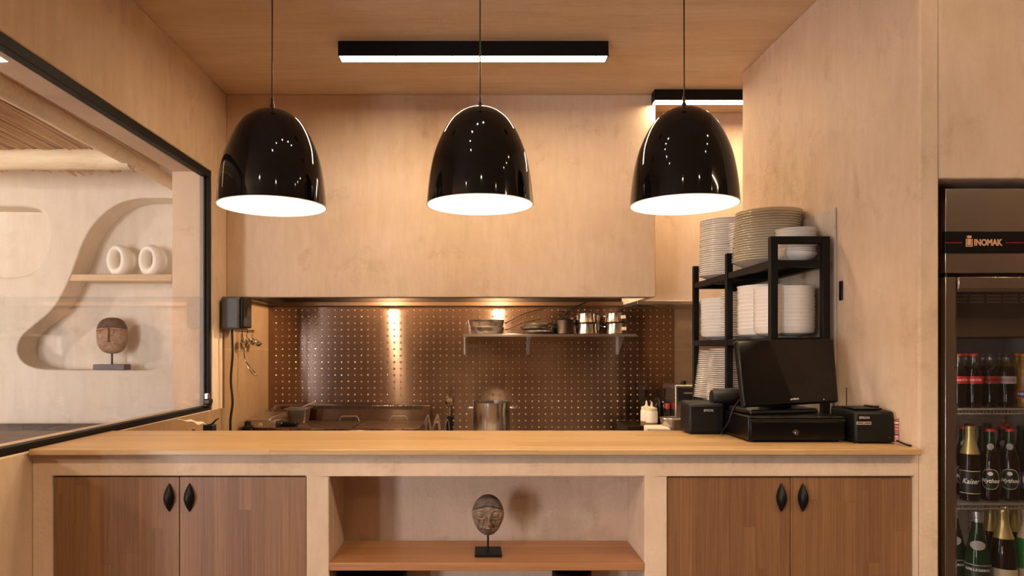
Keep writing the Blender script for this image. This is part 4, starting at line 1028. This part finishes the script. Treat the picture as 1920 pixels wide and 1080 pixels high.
for u, s in ((1613,'POWER'),(1627,'PAPER')):
    x = UX(u,2.53); z = VZ(793.5,2.53)
    lb_ = MB().box((x-0.0125,2.5300,z-0.0055),(x+0.0125,2.5325,z+0.0055)).build('sticker', 'grey_label', p2)
    MB().box((x-0.009,2.5294,z-0.0012),(x+0.009,2.5301,z+0.0016)).build('sticker_print', 'bronze', lb_)
MB().box((1.355,2.56,Z0+0.118),(1.455,2.66,Z0+0.124)).build('lid', 'black_plastic', p2, bevel=0.003)
MB().box((1.440,2.60,Z0+0.122),(1.466,2.66,Z0+0.129)).build('release_button', 'black_satin', p2, bevel=0.002)
MB().lathe([(0,-0.001),(0.002,-0.001),(0.002,0.002),(0,0.002)], 12, (UX(1668,2.53),2.5305,VZ(820,2.53)), 'Y').build('feed_button', 'grey_plastic', p2)
# paper roll cover / scanner hump between printer and screen
sc_ = thing('handset', 'rounded black handheld scanner behind the left printer and screen', 'scanner', (0,0,0))
MB().lathe([(0,-0.07),(0.030,-0.068),(0.038,-0.055),(0.040,0.05),(0.030,0.066),(0,0.068)], 28, (1.010,2.873,Z0+0.140), 'X').build('scanner_head', 'black_plastic', sc_)
MB().box((0.978,2.85,Z0+0.094),(1.055,2.9,Z0+0.12)).build('scanner_stand', 'black_plastic', sc_, bevel=0.008)
tag(MB().tube(smooth_path([(1.03,2.78,Z0+0.145),(1.0,2.72,Z0+0.14),(0.972,2.71,Z0+0.11),(0.958,2.72,Z0+0.06),(0.945,2.76,Z0+0.015),(0.955,2.79,Z0+0.006),(0.975,2.80,Z0+0.005)], 8), 0.0038, 8).build('coiled_cable', 'black_satin'), 'glossy black cable drooping between the left printer and the screen', 'cable')
tag(MB().tube(smooth_path([(1.40,2.80,Z0+0.09),(1.405,2.82,Z0+0.155),(1.395,2.84,Z0+0.18),(1.37,2.86,Z0+0.19)], 6), 0.004, 8).build('screen_cable', 'rubber'), 'black cable rising behind the right edge of the till screen', 'cable')
rt = thing('wireless_router', 'small black router with two thin upright aerials behind the right printer', 'router')
MB().box((1.36,2.765,Z0),(1.475,2.86,Z0+0.03)).build('router_body', 'black_plastic', rt, bevel=0.004)
for u in (1587.5, 1599.5): MB().tube([(UX(u,2.84),2.84,Z0+0.03),(UX(u-0.5,2.84),2.84,VZ(727,2.84))], 0.0018, 8).build('aerial', 'bronze', rt)
tag(MB().box((1.4845,2.530,Z0),(1.4960,2.64,VZ(784,2.55))).build('striped_card_pack', 'stripes', bevel=0.001), 'thin red striped card pack between the right printer and the wall', 'card pack')
tag(MB().tube(smooth_path([(1.487,2.525,Z0+0.012),(1.486,2.50,Z0+0.008),(1.489,2.47,Z0+0.004),(1.4905,2.45,Z0+0.0042)], 6), 0.0032, 8).build('short_cable', 'rubber'), 'short black cable end on the counter by the striped card pack', 'cable')

# ================================================================== right end of kitchen bench
def bottle_basic(name, label, cat, loc, prof, mat, group=None, cap=None, capmat='cap_dark', band=None, scale=1):
    t = thing(name, label, cat, loc, group)
    MB().lathe(prof, 32).build('bottle_body', mat, t)
    if cap: MB().lathe(cap, 24).build('cap', capmat, t)
    if band: MB().lathe(band[0], 32, caps=False).build('label_band', band[1], t)
    return t
BZ = 0.8505
def squeeze(x, y, label):
    t = thing('squeeze_bottle', label, 'bottle', (x,y,BZ), 'squeeze bottles at the right of the bench')
    MB().lathe([(0,0),(0.036,0),(0.038,0.01),(0.038,0.115)], 32, caps=False).build('sauce_fill', 'sauce', t)
    MB().lathe([(0.0385,0.113),(0.038,0.178),(0.034,0.186),(0,0.186)], 32, caps=False).build('bottle_body', 'white_plastic', t)
    MB().lathe([(0.034,0.186),(0.034,0.204),(0.026,0.206),(0.010,0.212),(0.004,0.245),(0,0.245)], 28).build('nozzle_cap', 'label_cream', t)
squeeze(UX(1222,4.55), 4.55, 'white sauce squeeze bottle at the front right of the kitchen bench')
squeeze(UX(1216,4.64)-0.012, 4.645, 'white sauce squeeze bottle half hidden behind the other one')
wine = [(0,0),(0.036,0),(0.037,0.01),(0.037,0.19),(0.030,0.225),(0.015,0.25),(0.0145,0.30),(0.016,0.302),(0.016,0.315),(0,0.315)]
for i, (u, y, sc, lab) in enumerate(((1210,4.84,0.97,'dark glass bottle behind the squeeze bottles, at the left'),(1232,4.80,1.0,'tall dark wine bottle right behind the squeeze bottles'),(1247,4.80,1.0,'tall dark wine bottle nearest the steel panel edge'))):
    t = thing('wine_bottle', lab, 'bottle', (UX(u,y),y,BZ), 'dark bottles at the end of the bench'); t.scale = (sc*0.78,sc*0.78,sc)
    MB().lathe(wine, 32).build('bottle_body', 'brown_glass', t)
    MB().lathe([(0.0158,0.255),(0.0162,0.30),(0.0175,0.303),(0.0175,0.317),(0,0.3175)], 24).build('foil', 'black_satin', t)
t = thing('vinegar_bottle', 'shorter dark bottle with a red cap in front of the wine bottles', 'bottle', (UX(1251.5,4.66),4.66,BZ)); 
MB().lathe([(0,0),(0.028,0),(0.030,0.01),(0.030,0.13),(0.012,0.17),(0.012,0.205),(0,0.205)], 28).build('bottle_body', 'brown_glass', t)
MB().lathe([(0.0135,0.19),(0.0145,0.195),(0.0145,0.222),(0,0.224)], 20).build('cap', 'cap_red', t)
t = thing('steel_bowl', 'round shallow steel bowl on the bench beside the left printer', 'bowl', (UX(1262,4.50),4.50,BZ))
MB().lathe([(0,0.02),(0.062,0.02),(0.075,0.055),(0.080,0.140),(0.086,0.146),(0.084,0.149),(0.076,0.144),(0.071,0.060),(0.058,0.026),(0,0.026)], 40).build('bowl_body', 'steel', t)
MB().lathe([(0.05,0),(0.056,0.02)], 32).build('bowl_foot', 'steel', t)
tag(MB().hexa([(UX(1211,4.44),4.40,BZ),(UX(1252,4.44),4.40,BZ),(UX(1252,4.44),4.50,BZ),(UX(1211,4.44),4.50,BZ),(UX(1209,4.44),4.395,0.942),(UX(1254,4.44),4.395,0.938),(UX(1252,4.44),4.50,0.955),(UX(1211,4.44),4.50,0.952)]).build('steel_tray_box', 'white_plastic', bevel=0.005), 'pale low food tub in front of the squeeze bottles', 'tub')
tag(MB().hexa([(UX(1172,4.7),4.62,BZ),(UX(1203,4.7),4.62,BZ),(UX(1203,4.7),4.95,BZ),(UX(1172,4.7),4.95,BZ),(UX(1170,4.7),4.60,0.935),(UX(1203,4.7),4.60,0.935),(UX(1203,4.7),4.96,0.935),(UX(1170,4.7),4.96,0.935)]).build('sink_block', 'steel_dark', bevel=0.005), 'low dark steel sink unit at the right end of the dimpled splashback', 'sink')
tb = thing('toaster', 'steel countertop toaster with a black knob behind the left printer', 'toaster', (0,0,0))
x0, x1, y0 = UX(1266,4.55), UX(1345,4.55), 4.55
MB().box((x0,y0,BZ),(x1,y0+0.30,VZ(722,y0))).build('toaster_body', 'steel', tb, bevel=0.006)
MB().box((x0+0.015,y0-0.004,VZ(752,y0)),(x1-0.02,y0+0.004,VZ(727,y0))).build('toaster_opening', 'dark_slot', tb)
MB().tube([(x0+0.05,y0-0.02,VZ(737,y0)),(x1-0.05,y0-0.02,VZ(737,y0))], 0.006, 8).build('toaster_handle', 'steel', tb)
MB().lathe([(0.016,0),(0.018,0.006),(0.015,0.024),(0,0.026)], 20, (UX(1283,4.6),4.62,VZ(722,y0))).build('knob', 'black_plastic', tb)

# ================================================================== fridge
FX0, FX1, FY = 1.610, 2.292, 2.452
fr = thing('bottle_fridge', 'tall stainless glass door bottle fridge recessed in the right wall', 'fridge')
z_top, z_ban1, z_ban0, z_hd0, z_door = [VZ(v, FY) for v in (353, 434, 475, 512, 517)]
MB().box((FX0,FY+0.055,0.10),(FX0+0.035,3.10,z_top-0.01)).box((FX1-0.035,FY+0.055,0.10),(FX1,3.10,z_top-0.01)).box((FX0+0.035,3.06,0.10),(FX1-0.035,3.10,z_top-0.01)).box((FX0+0.035,FY+0.055,z_hd0+0.05),(FX1-0.035,3.06,z_hd0+0.07)).box((FX0+0.035,FY+0.055,0.10),(FX1-0.035,3.06,0.13)).build('cabinet_shell', 'black_metal', fr)
MB().box((FX0,FY,z_hd0),(FX1,FY+0.054,z_top)).build('top_panel', 'steel_fridge', fr, bevel=0.002)
bn = MB().box((FX0-0.004,FY-0.004,z_ban0),(FX1+0.004,FY+0.012,z_ban1)).build('name_band', 'black_satin', fr, bevel=0.001)
zb_ = VZ(455.5, FY)
MB().box((FX0-0.003,FY-0.0048,zb_-0.0008),(UX(1802,FY),FY-0.0038,zb_+0.0008)).box((UX(1884,FY),FY-0.0048,zb_-0.0008),(FX1,FY-0.0038,zb_+0.0008)).build('red_line', 'red_print', bn)
text('maker_name', 'INOMAK', 0.0300, 'copper_print', bn, (UX(1850.5,FY),FY-0.0045,zb_), bold=0.0012, width=0.0975)
xl = UX(1815.5,FY); lg = MB()
lg.box((xl-0.0115,FY-0.0052,zb_-0.011),(xl-0.0085,FY-0.0038,zb_+0.0135)).box((xl+0.0085,FY-0.0052,zb_-0.011),(xl+0.0115,FY-0.0038,zb_+0.0135)).box((xl-0.0115,FY-0.0052,zb_-0.0135),(xl+0.0115,FY-0.0038,zb_-0.0105)).box((xl-0.0062,FY-0.0052,zb_-0.008),(xl+0.0062,FY-0.0038,zb_+0.0135)).box((xl-0.0075,FY-0.0052,zb_+0.016),(xl+0.0075,FY-0.0038,zb_+0.0245))
lg.build('maker_emblem', 'copper_print', bn)
# door
dr = MB(); fw = 0.047; zt = z_door-0.004; zb0 = 0.14
dr.prism([(FX0,FY),(FX0+fw-0.012,FY),(FX0+fw,FY+0.010),(FX0+fw,FY+0.045),(FX0,FY+0.045)], zb0, zt)
dr.prism([(FX1,FY),(FX1-fw+0.012,FY),(FX1-fw,FY+0.010),(FX1-fw,FY+0.045),(FX1,FY+0.045)], zb0, zt)
dr.prism([(FY,zt),(FY+0.045,zt),(FY+0.045,zt-0.050),(FY+0.010,zt-0.050),(FY,zt-0.038)], FX0+fw, FX1-fw, 'X')
dr.box((FX0+fw,FY,zb0),(FX1-fw,FY+0.045,zb0+0.06))
door = dr.build('door_frame', 'steel_fridge', fr, bevel=0.0015)
MB().box((FX0+fw,FY+0.020,zb0+0.06),(FX1-fw,FY+0.024,zt-0.05)).build('door_pane', 'door_glass', fr)
ix0, ix1 = FX0+0.036, FX1-0.036
MB().box((ix0,FY+0.056,0.131),(ix0+0.006,3.055,z_hd0+0.04)).box((ix1-0.006,FY+0.056,0.131),(ix1,3.055,z_hd0+0.04)).box((ix0+0.006,3.045,0.131),(ix1-0.006,3.055,z_hd0+0.04)).build('inner_lining', 'fridge_white', fr)
lv = MB()
z = 0.4
while z < 1.50:
    for k in range(3): lv.box((ix0+0.05+k*0.2,3.035,z),(ix0+0.21+k*0.2,3.045,z+0.010))
    z += 0.024
lv.build('rear_louvres', 'fridge_white', fr)
MB().box((ix0+0.0065,FY+0.14,1.475),(ix1-0.0065,3.03,z_hd0+0.035)).build('evaporator_cover', 'fridge_brown', fr, bevel=0.005)
gv = MB()
for r in range(3):
    for k in range(9): gv.box((ix0+0.02+k*0.062,FY+0.1385,VZ(553+r*6,2.6)-0.006),(ix0+0.072+k*0.062,FY+0.1405,VZ(553+r*6,2.6)))
for r in range(12): gv.box((ix0+0.012,FY+0.1385,1.50+r*0.013),(ix0+0.026,FY+0.1405,1.507+r*0.013))
gv.build('air_grille', 'wire', fr)
for z in (1.219, 0.879, 0.530):
    wb_ = MB(); wb_.tube([(ix0+0.008,2.545,z-0.004),(ix1-0.008,2.545,z-0.004)], 0.004, 8).tube([(ix0+0.008,2.545,z-0.020),(ix1-0.008,2.545,z-0.020)], 0.003, 8).tube([(ix0+0.008,3.02,z-0.004),(ix1-0.008,3.02,z-0.004)], 0.004, 8)
    x = ix0+0.012
    while x < ix1-0.01:
        wb_.tube([(x,2.545,z-0.020),(x,2.548,z-0.0025),(x,3.02,z-0.0025)], 0.0018, 6); x += 0.0125
    wb_.build('wire_shelf', 'wire', fr)
MB().box((ix0+0.008,FY+0.062,0.3),(ix0+0.016,FY+0.070,1.46)).build('led_strip', 'fridge_led', fr)

# ---- bottles
def lab_band(R0, z0, z1, mat, parent, ang=None, seg=40, name='label', eps=0.0006):
    if ang is None: return MB().lathe([(R0+eps,z0),(R0+eps,z1)], seg, caps=False).build(name, mat, parent)
    b = MB(); n = 16; lo, hi = [], []
    for i in range(n+1):
        a = -PI/2-ang/2+ang*i/n; lo.append(b.bm.verts.new(((R0+eps)*math.cos(a),(R0+eps)*math.sin(a),z0))); hi.append(b.bm.verts.new(((R0+eps)*math.cos(a),(R0+eps)*math.sin(a),z1)))
    for i in range(n): b.bm.faces.new((lo[i], lo[i+1], hi[i+1], hi[i]))
    return b.build(name, mat, parent)
def oval(R0, zc, w, h, mat, parent, name='label', eps=0.0008, yaw=0.0, shape=2.0, ring=None):
    b = MB(); n = 32; m = 5; rows = [[b.bm.verts.new(((R0+eps)*math.sin(yaw),-(R0+eps)*math.cos(yaw),zc))]]
    for k in range(1, m+1):
        rows.append([])
        for i in range(n):
            a = 2*PI*i/n; c_, s_ = math.cos(a), math.sin(a); kk = (abs(c_)**shape+abs(s_)**shape)**(-1/shape)*k/m
            t_ = w/2*c_*kk/R0+yaw; rows[-1].append(b.bm.verts.new(((R0+eps)*math.sin(t_),-(R0+eps)*math.cos(t_),zc+h/2*s_*kk)))
    for i in range(n): b.bm.faces.new((rows[0][0], rows[1][i], rows[1][(i+1)%n]))
    for A_, B_ in zip(rows[1:], rows[2:]):
        for i in range(n): b.bm.faces.new((A_[i], B_[i], B_[(i+1)%n], A_[(i+1)%n]))
    return b.build(name, mat, parent)
def cola(kind):
    t = thing('soda_bottle', 'x', 'bottle', (0,0,0), 'sodas on the top fridge shelf')
    liquid = 'fanta' if kind == 'fanta' else 'cola'
    MB().lathe([(0,0.002),(0.024,0.0),(0.0265,0.006),(0.0255,0.03),(0.0245,0.045),(0.027,0.065),(0.0285,0.085),(0.0285,0.115),(0.026,0.130),(0.0215,0.143),(0.0195,0.148)], 32).build('bottle_body', liquid, t)
    MB().lathe([(0.0197,0.1475),(0.0165,0.157),(0.0135,0.170),(0.0122,0.186),(0.0135,0.188),(0.0135,0.191)], 28, caps=False).build('bottle_neck', 'fanta' if kind == 'fanta' else 'clear_glass', t)
    MB().lathe([(0.0145,0.186),(0.0150,0.189),(0.0135,0.194),(0,0.195)], 21).build('cap', {'coke':'cap_red','fanta':'cap_orange'}.get(kind,'cap_dark'), t)
    if kind == 'fanta':
        lab_band(0.0262, 0.030, 0.066, 'label_orange', t, eps=0.0026)
        ov = oval(0.0262, 0.048, 0.036, 0.030, 'label_blue', t, 'logo_disc', eps=0.0034)
        text('logo_text', 'FANTA', 0.0115, 'print_white', ov, (0,0,0.048), curve_r=0.0302, bold=0.0006)
    else:
        l_ = lab_band(0.0285, 0.086, 0.113, {'coke':'label_red','dark':'label_darkred','light':'label_grey'}[kind], t)
        text('logo_text', 'Coca-Cola', 0.0115, {'coke':'print_white','dark':'cola','light':'label_darkred'}[kind], l_, (0,0,0.100), shear=0.35, curve_r=0.0293, width=0.046, bold=0.0002)
    return t
FU = {}
def place(t, x, y, z, lab, rz=0.0, grp=None):
    t.location = (x,y,z); t.rotation_euler = (0,0,rz); t['label'] = lab
    if grp: t['group'] = grp
Z1s, Z2s, Z3s = 1.2196, 0.8796, 0.5306
Yb = 2.600
coke = cola('coke'); place(coke, UX(1825.5,Yb), Yb, Z1s, 'red labelled cola bottle in the front row of the top fridge shelf', -0.55)
c2 = copy_tree(coke); place(c2, UX(1796,Yb)+0.002, Yb, Z1s, 'red labelled cola bottle tight against the fridge door edge, top shelf', -0.30)
dk = cola('dark'); place(dk, UX(1857,Yb+0.01), Yb+0.01, Z1s, 'cola bottle with a dull dark red label, top fridge shelf', -0.6)
lt_ = cola('light'); place(lt_, UX(1888,Yb), Yb, Z1s, 'cola bottle with a silver grey label, top fridge shelf', -0.6)
fa = cola('fanta'); place(fa, UX(1919,Yb), Yb, Z1s, 'yellow orange soda bottle with an orange label, top fridge shelf', -0.62)
for r, yy in enumerate((2.668, 2.736)):
    for i, (xx, src) in enumerate(((1.765,coke),(1.828,coke),(1.892,dk),(1.956,lt_),(2.022,fa))):
        c_ = copy_tree(src); place(c_, xx+0.004*r, yy, Z1s, '%s bottle, %s in the %s row behind the front sodas' % ({id(coke):'red labelled cola',id(dk):'dark labelled cola',id(lt_):'grey labelled cola',id(fa):'yellow soda'}[id(src)], ('first from the left','second from the left','third from the left','fourth from the left','fifth from the left')[i], ('second','third')[r]), 0.3*i)

def beer(kind):
    t = thing('beer_bottle', 'x', 'bottle', (0,0,0), 'beers on the second fridge shelf')
    R = 0.0325
    if kind == 'kaiser':
        MB().lathe([(0,0.003),(0.028,0),(0.0325,0.006),(0.0325,0.150),(0.029,0.175),(0.020,0.205),(0.015,0.225),(0.0135,0.255),(0.0145,0.256),(0.0145,0.262)], 36).build('bottle_body', 'brown_glass', t)
        MB().lathe([(0.0305,0.170),(0.0218,0.203),(0.0162,0.226),(0.0145,0.258),(0.0158,0.262),(0.0150,0.270),(0,0.271)], 30, caps=False).build('neck_foil', 'foil_gold', t)
        l_ = lab_band(R, 0.030, 0.108, 'label_black', t, 2.6)
        lab_band(R, 0.108, 0.1105, 'label_cream', t, 2.6, name='label_edge'); lab_band(R, 0.0275, 0.030, 'label_cream', t, 2.6, name='label_edge')
        text('logo_text', 'Kaiser', 0.026, 'print_white', l_, (0,0,0.072), shear=0.4, curve_r=R+0.0011, width=0.058, bold=0.0003)
    else:
        MB().lathe([(0,0.003),(0.027,0),(0.0325,0.006),(0.0325,0.135),(0.030,0.158),(0.022,0.180)], 36).build('bottle_body', 'brown_glass' if kind != 'green' else 'green_glass', t)
        MB().lathe([(0.0221,0.1795),(0.0165,0.200),(0.0135,0.222),(0.0130,0.250),(0.0145,0.251),(0.0145,0.256)], 28).build('bottle_neck', 'green_glass', t)
        MB().lathe([(0.0155,0.250),(0.0160,0.254),(0.0145,0.260),(0,0.261)], 21).build('cap', 'cap_red' if kind == 'mythos' else 'cap_dark', t)
        if kind == 'mythos':
            oe = oval(R, 0.080, 0.057, 0.074, 'label_cream', t, 'label_edge', 0.0006, shape=2.6)
            l_ = oval(R, 0.080, 0.053, 0.070, 'label_green', t, 'label', 0.0010, shape=2.6)
            text('logo_text', 'Mythos', 0.020, 'print_white', l_, (0,0,0.074), shear=0.25, curve_r=R+0.0014, width=0.060, bold=0.0006)
            oval(R, 0.100, 0.016, 0.014, 'print_white', t, 'logo_disc', 0.0016)
            oval(0.0195, 0.197, 0.020, 0.024, 'label_grey', t, 'neck_label', 0.0022)
        else:
            l_ = lab_band(R, 0.045, 0.105, 'label_blue', t); oval(R, 0.078, 0.04, 0.05, 'print_white', t, 'label', 0.0012)
    return t
ka = beer('kaiser'); place(ka, UX(1818.5,Yb), Yb, Z2s, 'dark beer bottle with gold neck foil, left end of the second fridge shelf', -0.55)
my = beer('mythos'); place(my, UX(1856.5,Yb), Yb, Z2s, 'beer bottle with oval green label beside the gold foiled one', -0.60)
m2 = copy_tree(my); place(m2, UX(1893,Yb), Yb, Z2s, 'beer bottle with oval green label, second one from the gold foiled bottle', -0.62)
bl = beer('blue'); place(bl, UX(1927,Yb), Yb, Z2s, 'beer bottle with a blue and white label at the edge of the picture', -0.5)
gg = beer('green'); place(gg, 1.762, 2.69, Z2s, 'green necked beer bottle behind the gold foiled one, nearest the fridge wall', 0)
for r, yy in enumerate((2.69, 2.78)):
    for i, xx in enumerate((1.835, 1.908, 1.981, 2.054)):
        src = my if (i+r) % 2 == 0 else gg
        c_ = copy_tree(src); place(c_, xx+0.01*r, yy, Z2s, 'green necked beer bottle, %s from the left in the %s row of the second shelf' % (('first','second','third','fourth')[i], ('middle','rear')[r]), -0.5)
def pelle():
    t = thing('water_bottle', 'x', 'bottle', (0,0,0), 'sparkling water bottles on the lowest visible shelf')
    MB().lathe([(0,0.003),(0.036,0),(0.041,0.008),(0.041,0.130),(0.038,0.165),(0.027,0.215),(0.019,0.250),(0.0165,0.285),(0.018,0.286),(0.018,0.292)], 36).build('bottle_body', 'green_glass', t)
    MB().lathe([(0.0178,0.262),(0.0172,0.285),(0.0195,0.288),(0.0195,0.308),(0,0.309)], 28, caps=False).build('cap', 'foil_silver', t)
    ov = oval(0.0335, 0.190, 0.046, 0.034, 'label_grey', t, 'neck_label', 0.0035)
    l_ = lab_band(0.041, 0.03, 0.118, 'label_green', t); lab_band(0.041, 0.118, 0.121, 'label_grey', t, name='label_edge')
    text('logo_text', 'S.PELLEGRINO', 0.012, 'print_white', l_, (0,0,0.102), curve_r=0.0421, width=0.085, bold=0.0002)
    return t
pe = pelle(); place(pe, UX(1833,Yb), Yb, Z3s, 'green sparkling water bottle with silver cap, second from the door edge', -0.6)
p_2 = copy_tree(pe); place(p_2, UX(1803,Yb+0.04)-0.012, Yb+0.07, Z3s, 'green sparkling water bottle tucked behind the door edge, lowest shelf', -0.5)
def champ(kind):
    t = thing('champagne_bottle', 'x', 'bottle', (0,0,0), 'sparkling wines on the lowest visible shelf')
    MB().lathe([(0,0.003),(0.036,0),(0.0425,0.010),(0.0425,0.155),(0.037,0.195),(0.024,0.235),(0.0165,0.262),(0.0145,0.300),(0.016,0.302),(0.016,0.31)], 36).build('bottle_body', 'brown_glass' if kind == 'gold' else 'bright_green_glass', t)
    foil = 'foil_gold' if kind == 'gold' else 'label_cream'
    MB().lathe([(0.0325,0.212),(0.0245,0.238),(0.0178,0.262),(0.0160,0.298),(0.0185,0.302),(0.0180,0.318),(0.012,0.326),(0,0.327)], 28, caps=False, wob=lambda a, z: 1+0.02*math.cos(a*7+z*90)).build('neck_foil', foil, t)
    lab_band(0.0425, 0.045, 0.105, 'label_cream', t, 2.4)
    return t
cg = champ('gold'); place(cg, UX(1881.5,Yb), Yb, Z3s, 'champagne bottle with long gold foil neck, lowest visible shelf', -0.5)
cg2 = copy_tree(cg); place(cg2, UX(1903,2.70), 2.70, Z3s, 'gold foiled champagne bottle in the second row of the lowest shelf', -0.3)
cg3 = copy_tree(cg); place(cg3, UX(1858,2.71), 2.71, Z3s, 'gold foiled champagne bottle half hidden between the green water bottle and another', -0.3)
cw = champ('green'); place(cw, UX(1926,Yb), Yb, Z3s, 'green sparkling wine bottle with pale foil at the edge of the picture', -0.5)
